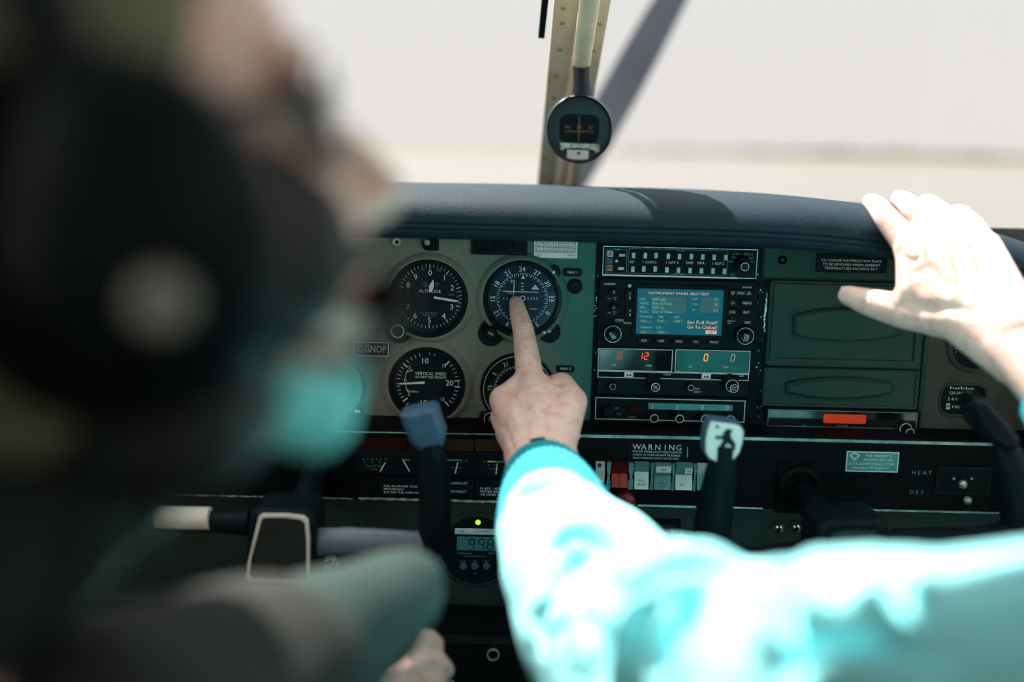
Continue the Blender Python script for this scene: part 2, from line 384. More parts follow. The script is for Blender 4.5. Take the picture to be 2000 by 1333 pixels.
slab('floor', -HW, HW, YB, 0.46, ZF - 0.03, ZF, 'cabin_floor', 'dark carpeted cabin floor')
slab('ceiling', -HW - 0.03, HW + 0.03, YB, WST.y, ZR, ZR + 0.03, 'headliner', 'pale cabin headliner above the seats')
slab('wall_rear', -HW, HW, YB - 0.03, YB, ZF, ZR, 'cabin_wall', 'rear bulkhead of the cabin')
wn = 2
for sx, nm in ((-1, 'left'), (1, 'right')):
    mb = MB(); x0, x1 = sorted((sx * HW, sx * (HW + 0.03)))
    def wb(y0, y1, z0, z1): mb.quadbox([(x0, y0, z0), (x0, y1, z0), (x1, y1, z0), (x1, y0, z0), (x0, y0, z1), (x0, y1, z1), (x1, y1, z1), (x1, y0, z1)])
    wb(YB, 0.46, ZF, 0.92)
    wb(YB, -0.295, 1.45, ZR)
    for a, b in ((YB, -1.85), (-1.03, -0.97), (-0.42, -0.38)): wb(a, b, 0.92, 1.45)
    single('wall_' + nm, mb, 'cabin_wall', nm + ' cabin side wall below and between the side windows', kind='structure')
    for a, b in ((-1.85, -1.03), (-0.97, -0.42)):
        wn += 1; slab('window_%d' % wn, sx * HW + 0.010, sx * HW + 0.014, a, b, 0.92, 1.45, 'pane', 'clear %s side window pane' % nm)
# windshield panes either side of the post
POSTX = 0.066
for i, (xa, xb) in enumerate(((-HW, POSTX), (POSTX, HW))):
    mb = MB(); n = 10; vv = []; ff = []
    for j in range(n + 1):
        t = j / n; y = WSB.y + (WST.y - WSB.y) * t; z = WSB.z + (WST.z - WSB.z) * t + 0.02 * math.sin(PI * t)
        for th in (0.0, 0.005):
            vv += [(xa, y + th, z + th), (xb, y + th, z + th)]
    for j in range(n):
        a = 4 * j; ff += [(a, a + 1, a + 5, a + 4), (a + 2, a + 6, a + 7, a + 3)]
    mb.add(vv, ff)
    single('window_%d' % (i + 1), mb, 'windshield', ['left windshield pane of the cockpit', 'right windshield pane of the cockpit'][i], kind='structure')
# centre post of the windshield
post = Thing('trim_1', 'beige riveted centre post between the windshield panes', None, (POSTX, WSB.y, WSB.z), kind='structure')
def wpt(x, t, off): # along the windshield line, off metres towards the cabin
    y = WSB.y + (WST.y - WSB.y) * t; z = WSB.z + (WST.z - WSB.z) * t
    nrm = Vector((0, -(WST.z - WSB.z), -(WSB.y - WST.y))).normalized(); return Vector((x, y, z)) + nrm * off
def strip(xa0, xb0, xa1, xb1, o0, o1, t0=-0.03, t1=1.0):
    m_ = MB(); c = []
    for t, xa, xb in ((t0, xa0, xb0), (t1, xa1, xb1)): c += [wpt(xa, t, o0), wpt(xb, t, o0), wpt(xb, t, o1), wpt(xa, t, o1)]
    m_.quadbox([c[0], c[1], c[2], c[3], c[4], c[5], c[6], c[7]]); return m_
xl0, xr0 = hit(1048, 372).x, hit(1126, 372).x
xl1, xr1 = hit(1082, 0).x, hit(1192, 0).x
tt0 = (hit(1090, 372).y - WSB.y) / (WST.y - WSB.y); tt1 = (hit(1137, 0).y - WSB.y) / (WST.y - WSB.y)
def xe(a, b, t): return a + (b - a) * (t - tt0) / (tt1 - tt0)
L0, L1, R0, R1 = xe(xl0, xl1, -0.03), xe(xl0, xl1, 1.0), xe(xr0, xr1, -0.03), xe(xr0, xr1, 1.0)
post.part('flange_plate', strip(L0, R0, L1, R1, -0.004, 0.004), 'post_beige')
w0, w1 = R0 - L0, R1 - L1
rb = MB(); n = 8; c = []
for t, xa, xb in ((-0.03, L0 + w0 * 0.42, L0 + w0 * 0.80), (1.0, L1 + w1 * 0.42, L1 + w1 * 0.80)):
    for k in range(n + 1):
        a = PI * k / n; c.append(wpt((xa + xb) / 2 - (xb - xa) / 2 * math.cos(a), t, 0.003 + 0.012 * math.sin(a)))
rb.add(c, [(k, k + 1, n + 2 + k, n + 1 + k) for k in range(n)])
post.part('ridge', rb, 'post_beige')
gk = strip(L0 - 0.006, L0 + 0.001, L1 - 0.006, L1 + 0.001, -0.002, 0.006, 0.40, 1.0)
post.part('gasket', gk, 'plastic_black', label='black rubber gasket strip')
for (px, py) in ((1098.6, 43.5), (1093, 95.4), (1086, 146), (1081.5, 190), (1065, 307.6), (1061, 343.6), (1171.6, 45), (1161, 97.5), (1108, 345), (1100, 15)):
    q = hit(px, py, 0.004); m_ = MB(); m_.sphere(q, 0.0032, (1, 0.7, 1), 10, 6); post.part('rivet', m_, 'rivet')
# ground, field and far trees
mb = MB(); mb.add([(-900, -30, -1.1), (900, -30, -1.1), (900, 190, -1.1), (-900, 190, -1.1)], [(0, 1, 2, 3)])
single('ground', mb, 'tarmac', 'pale sunlit airfield apron outside', kind='structure')
mb = MB(); mb.add([(-1500, 190, -1.1), (1500, 190, -1.1), (1500, 1500, -1.1), (-1500, 1500, -1.1)], [(0, 1, 2, 3)])
single('field_ground', mb, 'field', 'pale dry field beyond the apron', kind='structure')
mb = MB()
for k in range(150):
    x = 60 + k * 5.2 + random.uniform(-2, 2); h = random.uniform(2.2, 5.0) * (0.35 + 0.65 * min(1, max(0, (x - 60) / 140)))
    mb.sphere((x, 620 + random.uniform(-15, 15), -1.1 + h * 0.35), h, (2.6, 1.2, 0.8), 8, 5)
tl = single('tree_line', mb, 'far_trees', 'hazy low line of far trees on the horizon', kind='stuff')

# ================================================================== instrument panel
YL = -0.045                      # the lower panel stands proud of the upper one
pan = Thing('instrument_panel', 'grey and black instrument panel across the cockpit with metal ledge trims', 'instrument panel', P(1000, 1180, 0.02))
mb = MB(); x0, x1, z0, z1 = RC(360, 395, 1162, 850, 0.0); mb.box(-0.56, x1, z0, z1, 0.02, 0.0, 0.002); pan.part('flight_panel', mb, 'panel_grey')
mb = MB(); x0, xa, z0, z1 = RC(1160, 430, 1502, 852, 0.0); mb.box(x0, P(1503, 660).x, z0, z1, 0.02, -0.001, 0.001); pan.part('radio_bezel', mb, 'radio_black', label='black radio stack surround')
mb = MB(); mb.box(P(1486, 660).x, 0.56, P(1700, 866).z, P(1700, 440).z, 0.02, 0.001, 0.001); pan.part('copilot_panel', mb, 'panel_brown', label='brownish grey right panel')
mb = MB(); x0, x1, z0, z1 = RC(1490, 480, 1800, 548, -0.004); mb.rbox(x0, x1, z0, z1, 0.002, -0.004, 0.004, 0.002); pan.part('upper_cover', mb, 'panel_green', label='green cover strip over the glove box')
mb = MB(); x0, x1, z0, z1 = RC(1803, 545, 1812, 864, -0.004); mb.box(x0, x1, z0, z1, 0.002, -0.003, 0.001); pan.part('panel_seam', mb, 'panel_green')
# ledge between the upper and the lower panel
def ledge(px0, py0, px1, py1, h, Y, name, m, jag=0.0, lab=None):
    a, b = P(px0, py0, Y), P(px1, py1, Y); n = 60 if jag else 1; m_ = MB(); k = K(px0, py0, Y); top = []; bot = []
    for i in range(n + 1):
        t = i / n; q = a.lerp(b, t); top.append((q.x, q.z + h * k / 2 * (1 - jag * random.random()))); bot.append((q.x, q.z - h * k / 2 * (1 - jag * random.random())))
    for i in range(n): m_.prism([bot[i], bot[i + 1], top[i + 1], top[i]], Y + 0.004, Y)
    pan.part(name, m_, m, label=lab)
zt = P(1000, 851, YL).z
mb = MB(); mb.quadbox([(-0.56, YL, zt), (0.56, YL, zt), (0.56, 0.0, zt), (-0.56, 0.0, zt), (-0.56, YL, zt + 0.006), (0.56, YL, zt + 0.006), (0.56, 0.0, zt + 0.006), (-0.56, 0.0, zt + 0.006)])
pan.part('ledge', mb, 'lower_black')
ledge(430, 840, 965, 849, 2.6, YL - 0.001, 'ledge_trim', 'trim_metal')
ledge(1125, 852, 1392, 857, 6.0, YL - 0.001, 'ledge_trim', 'trim_metal')
ledge(1440, 857, 1945, 869, 6.0, YL - 0.001, 'ledge_trim', 'trim_metal')
zb = P(1000, 984, YL).z
mb = MB(); mb.box(-0.56, 0.56, zb, zt + 0.002, 0.02, YL, 0.002); pan.part('lower_panel', mb, 'lower_black', label='black lower panel')
ledge(330, 967, 690, 975, 5, YL - 0.001, 'lower_trim', 'worn_silver', 0.7, 'chipped metal lower trim')
ledge(700, 974, 975, 981, 6, YL - 0.001, 'lower_trim', 'worn_silver', 0.6, 'chipped metal lower trim')
ledge(1246, 988, 1360, 991, 4, YL - 0.001, 'lower_trim', 'trim_metal')
ledge(1424, 992, 1490, 994, 3, YL - 0.001, 'lower_trim', 'trim_metal')
ledge(1620, 995, 1952, 1003, 4.5, YL - 0.001, 'lower_trim', 'trim_metal', 0.3)
zk = P(1000, 1205, YL).z
mb = MB(); mb.box(-0.56, 0.56, zk, zb - 0.001, 0.02, YL + 0.012, 0.002); pan.part('kick_panel', mb, 'kick_green', label='dark green kick panel under the lower trim')
mb = MB(); mb.box(-0.56, 0.56, zk - 0.30, zk, 0.03, YL + 0.03, 0.002); pan.part('footwell_panel', mb, 'lower_black')
mb = MB()
for i in range(46):
    px = random.choice((1168 - random.random() * 8, 1486 + random.gauss(0, 6), 1484 + random.gauss(0, 8))); py = random.uniform(520, 848)
    s = random.uniform(0.6, 1.8); c = C2(px, py, -0.0016); k = K(px, py); mb.box(c[0] - s * k / 2, c[0] + s * k / 2, c[1] - s * k * random.uniform(0.4, 1.6), c[1] + s * k, -0.001, -0.0016)
for i in range(26):
    py = 572 + i * 2.9; px = 1497.5 - (py - 575) * 0.07 + random.uniform(-1.2, 1.2); w = random.uniform(1.2, 4.0) * math.sin(PI * (i + 2) / 30); c = C2(px, py, -0.0017); k = K(px, py)
    mb.box(c[0] - w * k / 2, c[0] + w * k / 2, c[1] - 1.6 * k, c[1] + 1.6 * k, -0.001, -0.0017)
pan.part('paint_chips', mb, 'worn_silver', label='small chips of bare metal in the black paint')['kind'] = 'stuff'
for (px, py, r, m) in ((775, 473, 8, 'worn_silver'), (906, 829, 7, 'worn_silver'), (1528, 508, 9, 'knob_black')):
    mb = MB(); k = K(px, py); c = C2(px, py, -0.003); mb.lathe(c, [(r * k * 2.0, 0.0005), (r * k * 1.5, -0.002), (r * k, -0.002)], 28); pan.part('screw_cup', mb, 'panel_grey' if px < 1200 else 'panel_green')
    mb = MB(); mb.ring(c, r * k * 0.45, r * k, 0.0, -0.004, 24); pan.part('screw_washer', mb, m)
    mb = MB(); mb.cyl(c, r * k * 0.5, 0.0, -0.003, 0.0006, 16); pan.part('screw', mb, 'knob_black')

# ------------------------------------------------------------------ glareshield
def arch(x):                     # height of the glareshield roll along x
    t = max(0.0, x - 0.13); return -0.66 * t ** 2.85 - 0.05 * max(0.0, -x - 0.2) ** 2
zg0 = P(1050, 371, -0.06).z
prof = []                        # (y, z) outline from the windshield foot over the roll and back under to the panel
prof += [(0.47, -0.030), (0.30, -0.012), (0.15, -0.003), (0.02, 0.0), (-0.04, -0.0015), (-0.075, -0.007), (-0.094, -0.015), (-0.101, -0.024)]
for (y, z) in ((-0.1040, -0.0300), (-0.1022, -0.0312), (-0.1045, -0.0325), (-0.1050, -0.0350), (-0.1032, -0.0362), (-0.1050, -0.0375), (-0.1048, -0.0400), (-0.1028, -0.0412), (-0.1030, -0.0425)): prof.append((y, z))
prof += [(-0.097, -0.0455), (-0.085, -0.047), (-0.05, -0.0455), (-0.001, -0.044), (-0.0008, -0.030), (-0.0006, -0.010), (0.45, -0.040)]
gs = MB(); nx = 56; m_ = len(prof); vv = []
for i in range(nx + 1):
    x = -0.56 + 1.12 * i / nx; za = arch(x)
    for (y, z) in prof:
        wob = 0.0012 * noise.noise((x * 9, y * 11, 0)) if z > -0.02 else 0.0
        fade = min(1.0, max(0.0, (0.47 - y) / 0.25))
        vv.append((x, y, zg0 + z + za * fade + wob))
ff = [(i * m_ + k, (i + 1) * m_ + k, (i + 1) * m_ + (k + 1) % m_, i * m_ + (k + 1) % m_) for i in range(nx) for k in range(m_)]
gs.add(vv, [tuple(reversed(q)) for q in ff])
gsh = Thing('glareshield', 'dark blue padded vinyl glareshield running above the instruments', 'glareshield', (0, 0.0, zg0 - 0.06))
gsh.part('padded_roll', gs, 'vinyl_dark', ang=60)

# ------------------------------------------------------------------ round instruments
def surround(t, cx, cy, r, extra=()):
    k = K(cx, cy); c = C2(cx, cy, -0.003); mb = MB()
    mb.lathe(c, [(r * k * 1.20, 0.0008), (r * k * 1.12, -0.003), (r * k * 1.05, -0.0045), (r * k * 1.0, -0.004), (r * k * 0.99, 0.001)], 64)
    t.part('surround', mb, 'panel_grey', label='moulded grey rim')
def dialbody(t, cx, cy, r, rf, face, Y=-0.004):
    k = K(cx, cy, Y); c = C2(cx, cy, Y); mb = MB()
    mb.lathe(c, [(r * k, 0.004), (r * k, Y), (r * k * 0.985, Y - 0.0022), (rf * k * 1.02, Y - 0.0022), (rf * k, Y - 0.0005), (rf * k, Y + 0.001)], 64)
    b = t.part('bezel', mb, 'bezel_black')
    mb = MB(); mb.cyl(c, rf * k * 1.01, Y + 0.003, Y, n=56); t.part('dial_face', mb, face)
    return k, c, b
def pol(c, k, r, deg): a = R(deg); return (c[0] + r * k * math.cos(a), c[1] + r * k * math.sin(a))
def glassdisc(t, cx, cy, r, Y):
    mb = MB(); mb.cyl(C2(cx, cy, Y), r * K(cx, cy, Y), Y + 0.0004, Y, n=48); t.part('glass', mb, 'dial_glass')
def ear(t, px, py, r, name='lug', Y=-0.003, tocx=None):
    mb = MB(); k = K(px, py, Y)
    if tocx:
        a, b = Vector(C2(px, py, Y)), Vector(C2(*tocx, Y)); mb.bar(a, a.lerp(b, 0.5), 2 * r * k, 2.6 * r * k, 0.002, Y)
    mb.cyl(C2(px, py, Y), r * k, 0.002, Y - 0.0003, 0.001); return t.part(name, mb, 'bezel_black')
def knob(t, px, py, r, Y0, Y1, ring=None, name='knob', m='knob_black', parent=None, txt=None, trot=0, th=4, grip=True):
    k = K(px, py, Y1); c = C2(px, py, Y1); mb = MB(); n = 36
    poly = [(c[0] + r * k * (1 - (0.06 if (i % 2 and grip) else 0)) * math.cos(2 * PI * i / n), c[1] + r * k * (1 - (0.06 if (i % 2 and grip) else 0)) * math.sin(2 * PI * i / n)) for i in range(n)]
    mb.prism(poly, Y0, Y1, min(0.0012, r * k * 0.15)); o = t.part(name, mb, m, parent)
    if ring:
        mb = MB(); mb.ring(c, ring[0] * k, ring[1] * k, Y1 + 0.001, Y1 - 0.0003, 32); t.part('knob_ring', mb, 'white_print', o)
    if txt:
        mb = MB()
        for i, s in enumerate(txt): text(mb, s, px + (0 if trot == 0 else (i - (len(txt) - 1) / 2) * 1.2 * th), py + (i - (len(txt) - 1) / 2) * th * (1.35 if trot == 0 else 0.2), th, Y1 - 0.0004, trot)
        t.part('knob_lettering', mb, 'white_print', o)
    return o

# altimeter
CX, CY = 839, 579.5; YD = -0.004
al = Thing('altimeter', 'round black altimeter marked ALTITUDE, upper dial left of the pointing hand', 'gauge', P(CX, CY + 78, 0))
surround(al, 836.5, 584, 77)
k, c, bz = dialbody(al, 836.5, 584, 76, 69, 'face_black'); c = C2(CX, CY, YD)
ear(al, 778, 645, 27, 'lug', -0.0035, (836, 584)); knob(al, 776.5, 647.5, 16, -0.003, -0.018, (11.3, 13.2), 'setting_knob', grip=False)
Y = YD - 0.0004; mb = MB()
for i in range(50):
    a = 90 - i * 7.2; L = 9.0 if i % 5 == 0 else 5.2; mb.bar(pol(c, k, 63 - L, a), pol(c, k, 63, a), (1.35 if i % 5 == 0 else 0.8) * k, (1.35 if i % 5 == 0 else 0.8) * k, Y + 0.0002, Y)
al.part('tick_marks', mb, 'white_print'); mb = MB()
for (s, x, y) in (('0', 667, 485), ('1', 853, 550), ('2', 955, 683), ('3', 948, 932), ('4', 843, 1050), ('5', 657, 1105), ('6', 472, 1043), ('7', 378, 933), ('8', 381, 645), ('9', 478, 540)):
    text(mb, s, 740 + x / 6.665, 460 + y / 6.665, 11, Y)
text(mb, 'ALTITUDE', 839.3, 569, 6.2, Y, wide=43); al.part('numerals', mb, 'white_print'); mb = MB()
text(mb, '100', 826.5, 527, 3.4, Y, 12); text(mb, 'FEET', 856.3, 528.3, 3.4, Y, -14)
text(mb, '1000', 830, 553, 3.2, Y, 18); text(mb, '10000', 831, 558.5, 3.2, Y, 18); text(mb, 'FEET', 854, 554, 3.2, Y, -18); text(mb, 'FT', 853, 560, 3.2, Y, -18)
text(mb, 'CALIBRATED TO', 838.3, 611.6, 2.8, Y, wide=33); text(mb, '20,000 FEET', 838.3, 616.2, 2.8, Y, wide=29)
text(mb, 'IN.HG', 881, 576.3, 2.8, Y); text(mb, '29.8', 894.5, 579.5, 2.8, Y); text(mb, '29.7', 894, 570.5, 2.6, Y); text(mb, '1013', 796.5, 577.5, 2.8, Y); text(mb, '1015', 797, 567, 2.6, Y); text(mb, '1005', 797, 587.5, 2.6, Y)
al.part('small_lettering', mb, 'dim_print')
def polypix(mb, pts, org, sc, Yb, Yf):
    q = [C2(org[0] + a / sc, org[1] + b / sc, Yf) for a, b in pts]
    A = sum(q[i - 1][0] * q[i][1] - q[i][0] * q[i - 1][1] for i in range(len(q)))
    mb.prism(q if A > 0 else list(reversed(q)), Yb, Yf)
mb = MB(); polypix(mb, [(652, 735), (690, 745), (718, 655), (705, 575), (690, 600), (655, 655)], (740, 460), 6.665, YD - 0.0006, YD - 0.0012); al.part('short_needle', mb, 'white_paint')
mb = MB(); polypix(mb, [(718, 795), (1000, 842), (1052, 860), (995, 870), (712, 822)], (740, 460), 6.665, YD - 0.0011, YD - 0.0016); al.part('long_needle', mb, 'white_paint')
glassdisc(al, 836.5, 584, 69, YD - 0.0021)

# vertical speed indicator
vi = Thing('vertical_speed_indicator', 'round black vertical speed dial marked 100 FEET PER MINUTE, below the altimeter', 'gauge', P(834, 826, 0))
surround(vi, 834, 752, 75)
k, c, bz = dialbody(vi, 833.5, 751.5, 73.5, 67, 'face_black'); c = C2(835.6, 748.8, YD)
mb = MB()
A = {0: 180, 5: 142, 10: 97, 15: 47, 20: 6}
for sg in (1, -1):
    for a0, a1 in ((0, 5), (5, 10), (15, 20)):
        for j in range(5):
            a = A[a0] + (A[a1] - A[a0]) * j / 5; a = a if sg > 0 else 360 - a
            big = j == 0; mb.bar(pol(c, k, 61 - (11 if big else 6.5), a), pol(c, k, 61.5, a), (2 if big else 1.0) * k, (2 if big else 1.0) * k, Y + 0.0002, Y)
    a = A[20] * sg; mb.bar(pol(c, k, 52, a), pol(c, k, 63, a), 2 * k, 2 * k, Y + 0.0002, Y)
    for j in (1, 2): a = (A[10] - j * 10) * sg; mb.bar(pol(c, k, 56.5, a), pol(c, k, 61, a), 0.9 * k, 0.9 * k, Y + 0.0002, Y)
mb.bar(pol(c, k, 60, 6), pol(c, k, 60, -6), 1 * k, 1 * k, Y + 0.0002, Y)
vi.part('tick_marks', mb, 'white_print'); mb = MB()
for s, x, y, h in (('10', 830.8, 705, 11), ('10', 827.8, 786.8, 11), ('15', 867.5, 714.8, 6.5), ('15', 864.8, 780.8, 6.5), ('20', 878, 748.5, 11), ('5', 800, 718, 6), ('5', 799, 771.3, 6), ('0', 791.5, 742.5, 7), ('UP', 802.7, 724.5, 4), ('DOWN', 806.8, 765.5, 4.2)): text(mb, s, x, y, h, Y)
text(mb, 'VERTICAL SPEED', 841.3, 730.3, 6, Y, wide=61); text(mb, '100 FEET PER MINUTE', 840.8, 737.3, 4.6, Y, wide=61); vi.part('numerals', mb, 'white_print')
mb = MB()
for pts in (((796.5, 724), (793, 731), (791.5, 738)), ((791.8, 748), (793, 757), (796, 764))):
    for a, b in zip(pts, pts[1:]): mb.bar(C2(*a, Y), C2(*b, Y), 1 * k, 1 * k, Y + 0.0002, Y)
polypix(mb, [(797.5, 722.5), (797.8, 728), (793.5, 726)], (0, 0), 1, Y + 0.0002, Y); polypix(mb, [(797, 766), (797.5, 761), (793, 763)], (0, 0), 1, Y + 0.0002, Y)
vi.part('direction_arrows', mb, 'white_print')
mb = MB(); polypix(mb, [(595, 570), (595, 602), (290, 611), (222, 602), (290, 592)], (740, 660), 6.665, YD - 0.0008, YD - 0.0014); vi.part('needle', mb, 'white_paint')
glassdisc(vi, 833.5, 751.5, 67, YD - 0.0021)

# course deviation indicators
ci = Thing('course_deviation_indicator', 'round blue-black course indicator under the pointing fingertip, 24 at its top', 'gauge', P(1019, 660, 0))
surround(ci, 1020, 585, 77)
k, c, bz = dialbody(ci, 1019, 583.8, 73.5, 67, 'face_blue_reflection')
ear(ci, 958.5, 652, 25, 'lug', -0.0035, (1019, 584)); ear(ci, 1073, 648.5, 22, 'lug', -0.0035, (1019, 584)); ear(ci, 1081, 532, 14, 'lug', -0.0035, (1019, 584))
knob(ci, 958.5, 652, 12.5, -0.003, -0.016, None, 'course_knob', grip=False)
mb = MB(); text(mb, 'OBS', 958.5, 652, 4.6, -0.0166, -25); ci.part('knob_lettering', mb, 'white_print')
for px, py in ((1073, 648), (1062, 650), (1081, 532)):
    mb = MB(); mb.sphere((*C2(px, py, -0.005)[:1], -0.004, C2(px, py, -0.005)[1]), 0.0022, (1, 0.6, 1), 10, 6); ci.part('screw', mb, 'worn_silver')
mb = MB(); c = C2(1020, 583.5, YD)
for i in range(72):
    a = 90 - 5 * i; L = 6.5 if i % 2 == 0 else 3.4; mb.bar(pol(c, k, 50.5 - L, a), pol(c, k, 50.5, a), 1.0 * k, 1.0 * k, Y + 0.0002, Y)
ci.part('tick_marks', mb, 'white_print'); mb = MB()
for i, s in enumerate(('24', '27', '30', '33', '0', '3', '6', '9', '12', '15', '18', '21')):
    a = 90 - 30 * i; px = 1020 + 57.5 * math.cos(R(a)); py = 583.5 - 57.5 * math.sin(R(a)); text(mb, s, px, py, 9.3, Y, a - 90)
ci.part('numerals', mb, 'white_print'); mb = MB()
for py in (553.7, 559.8, 566): mb.bar(C2(1018, py, Y), C2(1023, py, Y), 1.2 * k, 1.2 * k, Y + 0.0002, Y)
for px in (1031.5, 1037.5, 1043, 1048.5, 990, 984): mb.bar(C2(px, 581, Y), C2(px, 586, Y), 1.2 * k, 1.2 * k, Y + 0.0002, Y)
mb.ring(C2(1020.7, 583.2, Y), 3.9 * k, 5.4 * k, Y + 0.0002, Y); text(mb, 'GARMIN', 1041, 604, 2.8, Y); ci.part('deviation_scale', mb, 'white_print')
mb = MB(); polypix(mb, [(1021.8, 538.5), (1017.3, 545), (1026, 545)], (0, 0), 1, Y + 0.0002, Y - 0.0002); ci.part('course_arrow', mb, 'yellow_print')
mb = MB(); polypix(mb, [(1045.5, 556.5), (1037.5, 565.8), (1053, 565.8)], (0, 0), 1, Y + 0.0002, Y - 0.0002); to = ci.part('to_flag', mb, 'pale_button')
mb = MB(); text(mb, 'TO', 1045.4, 563, 3.2, Y - 0.0005); ci.part('flag_lettering', mb, 'ink', to)
mb = MB(); text(mb, 'VLOC', 999.3, 572, 4.8, Y - 0.0002); ci.part('source_lettering', mb, 'orange_print')
mb = MB(); mb.cyl(C2(999.3, 550, Y), 3.2 * k, Y + 0.0002, Y, n=16); ci.part('status_lamp', mb, 'green_print')
mb = MB(); mb.bar(C2(1004.4, 547, Y), C2(1002.5, 592, Y), 1.3 * k, 1.3 * k, YD - 0.001, YD - 0.0014); ci.part('vertical_needle', mb, 'white_paint')
mb = MB(); mb.bar(C2(982.5, 568.8, Y), C2(1051.3, 571, Y), 1.4 * k, 1.4 * k, YD - 0.0014, YD - 0.0018); ci.part('horizontal_needle', mb, 'white_paint')
glassdisc(ci, 1019, 583.8, 67, YD - 0.0022)

c2 = Thing('course_deviation_indicator', 'round black course indicator half hidden behind the back of the pointing hand', 'gauge', P(1011, 836, 0))
surround(c2, 1011, 761, 73)
k, c, bz = dialbody(c2, 1011, 761, 71, 64, 'face_black')
ear(c2, 957, 818, 22, 'lug', -0.0035, (1011, 761)); knob(c2, 956.6, 818, 14, -0.003, -0.015, (10.2, 11.6), 'course_knob', grip=False)
mb = MB(); text(mb, 'OBS', 956.6, 818, 4, -0.0156, 85); c2.part('knob_lettering', mb, 'white_print')
mb = MB()
for i in range(72):
    a = 90 - 5 * i; L = 6.0 if i % 2 == 0 else 3.2; mb.bar(pol(c, k, 47 - L, a), pol(c, k, 47, a), 0.9 * k, 0.9 * k, Y + 0.0002, Y)
mb.lathe(c, [(66 * k, -0.0066), (67 * k, -0.0068), (67 * k, -0.006)], 48)
c2.part('tick_marks', mb, 'white_print'); mb = MB()
for i, s in enumerate(('24', '27', '30', '33', 'N', '3', '6', 'E', '12', '15', 'S', '21')):
    a = 90 - 30 * i - 4; px = 1011 + 54.5 * math.cos(R(a)); py = 761 - 54.5 * math.sin(R(a)); text(mb, s, px, py, 8.5, Y, a - 90)
c2.part('numerals', mb, 'white_print'); glassdisc(c2, 1011, 761, 64, YD - 0.0022)

# dial behind the pilot's collar
ld = Thing('tick_ring_dial', 'round dial with a ring of long ticks, leftmost, behind the pilot', 'gauge', P(646, 830, 0))
k, c, bz = dialbody(ld, 646, 757, 68, 62, 'face_teal')
mb = MB()
for i in range(60):
    a = 90 - 6 * i; mb.bar(pol(c, k, 61 - (13 if i % 5 == 0 else 10), a), pol(c, k, 61, a), 1.2 * k, 1.2 * k, Y + 0.0002, Y)
ld.part('tick_marks', mb, 'white_print'); mb = MB(); polypix(mb, [(706, 743), (697, 746.5), (706, 750)], (0, 0), 1, Y, Y - 0.0003); ld.part('index_mark', mb, 'orange_print')
mb = MB()
for i in range(12): text(mb, str(i * 3), 646 + 40 * math.cos(R(90 - 30 * i)), 757 - 40 * math.sin(R(90 - 30 * i)), 7, Y)
ld.part('numerals', mb, 'dim_print'); glassdisc(ld, 646, 757, 62, YD - 0.0021)
ear(ld, 697, 808, 12, 'lug', -0.003)
mb = MB(); q = P(698, 806.5, -0.006); mb.sphere(q, 0.0040, (1, 0.6, 1), 14, 8); ld.part('screw', mb, 'chrome')

# plates, cards and small fittings of the flight panel
def plate(name, label, px, m='bezel_black', Y=-0.0022, r=0.0, border=None, cat='placard', back=0.0012):
    x0, x1, z0, z1 = RC(*px, Y); mb = MB()
    t = Thing(name, label, cat, ((x0 + x1) / 2, 0, z0))
    mb.rbox(x0, x1, z0, z1, back, Y, r, 0.0004) if r else mb.box(x0, x1, z0, z1, back, Y, 0.0003)
    t.part('plate', mb, m)
    if border: mb = MB(); mb.frame(x0 + 0.0004, x1 - 0.0004, z0 + 0.0004, z1 - 0.0004, border, Y, Y - 0.0003); t.part('border', mb, 'white_print')
    return t
t = plate('registration_placard', 'black placard with white border reading C-GNOP', (689, 667.5, 760, 697), 'bezel_black', border=0.0010)
mb = MB(); text(mb, 'C-GNOP', 725.5, 682, 14, -0.0026, wide=56); t.part('lettering', mb, 'white_print')
for s, b, w in (('NAV 1', (1100, 525, 1136.6, 540.6), 'upper'), ('NAV 2', (1086.4, 715, 1122.7, 727.5), 'lower')):
    lab = {'upper': 'small black NAV 1 label above the round jack socket', 'lower': 'small black NAV 2 label just above the bent thumb'}[w]
    t = plate('navigation_label', lab, b, 'bezel_black', r=0.0028)
    mb = MB(); text(mb, s, (b[0] + b[2]) / 2, (b[1] + b[3]) / 2 - 0.6, 5.2, -0.0026); t.part('lettering', mb, 'white_print')
t = Thing('panel_jack', 'round dark jack socket below the NAV 1 label', 'jack', P(1123, 574, 0)); k = K(1123, 560); c = C2(1123, 560, -0.002)
mb = MB(); mb.lathe(c, [(15.5 * k, 0.0005), (13.5 * k, -0.003), (10 * k, -0.0035), (9 * k, 0.0)], 32); t.part('rim', mb, 'bezel_black')
mb = MB(); mb.ring(c, 3 * k, 8 * k, 0.0003, -0.0045, 24); t.part('nut', mb, 'knob_black'); mb = MB(); mb.cyl(c, 3.2 * k, 0.0003, -0.002, n=14); t.part('core', mb, 'redbrown_lens')
t = Thing('annunciator_lights', 'dark trio of square warning lights under the glareshield', 'warning light', P(975, 500, 0)); x0, x1, z0, z1 = RC(921, 462, 1030, 498.5, -0.004)
mb = MB(); mb.rbox(x0, x1, z0, z1, 0.001, -0.004, 0.001, 0.0006); t.part('housing', mb, 'bezel_black')
for a, b in ((927.5, 952), (965, 988.5), (1000.6, 1024)):
    x0, x1, z0, z1 = RC(a, 468, b, 491.5, -0.006); mb = MB(); mb.rbox(x0, x1, z0, z1, -0.003, -0.006, 0.001, 0.0008); t.part('lens', mb, 'radio_black')
t = plate('compass_correction_card', 'white paper compass correction card under the glareshield', (1043, 462, 1128, 504.5), 'paper', -0.0016, cat='card')
mb = MB()
for y in (475.5, 484, 493.5): mb.bar(C2(1047, y - 1.4, -0.0021), C2(1124, y + 1.4, -0.0021), 0.0003, 0.0003, -0.0015, -0.0021)
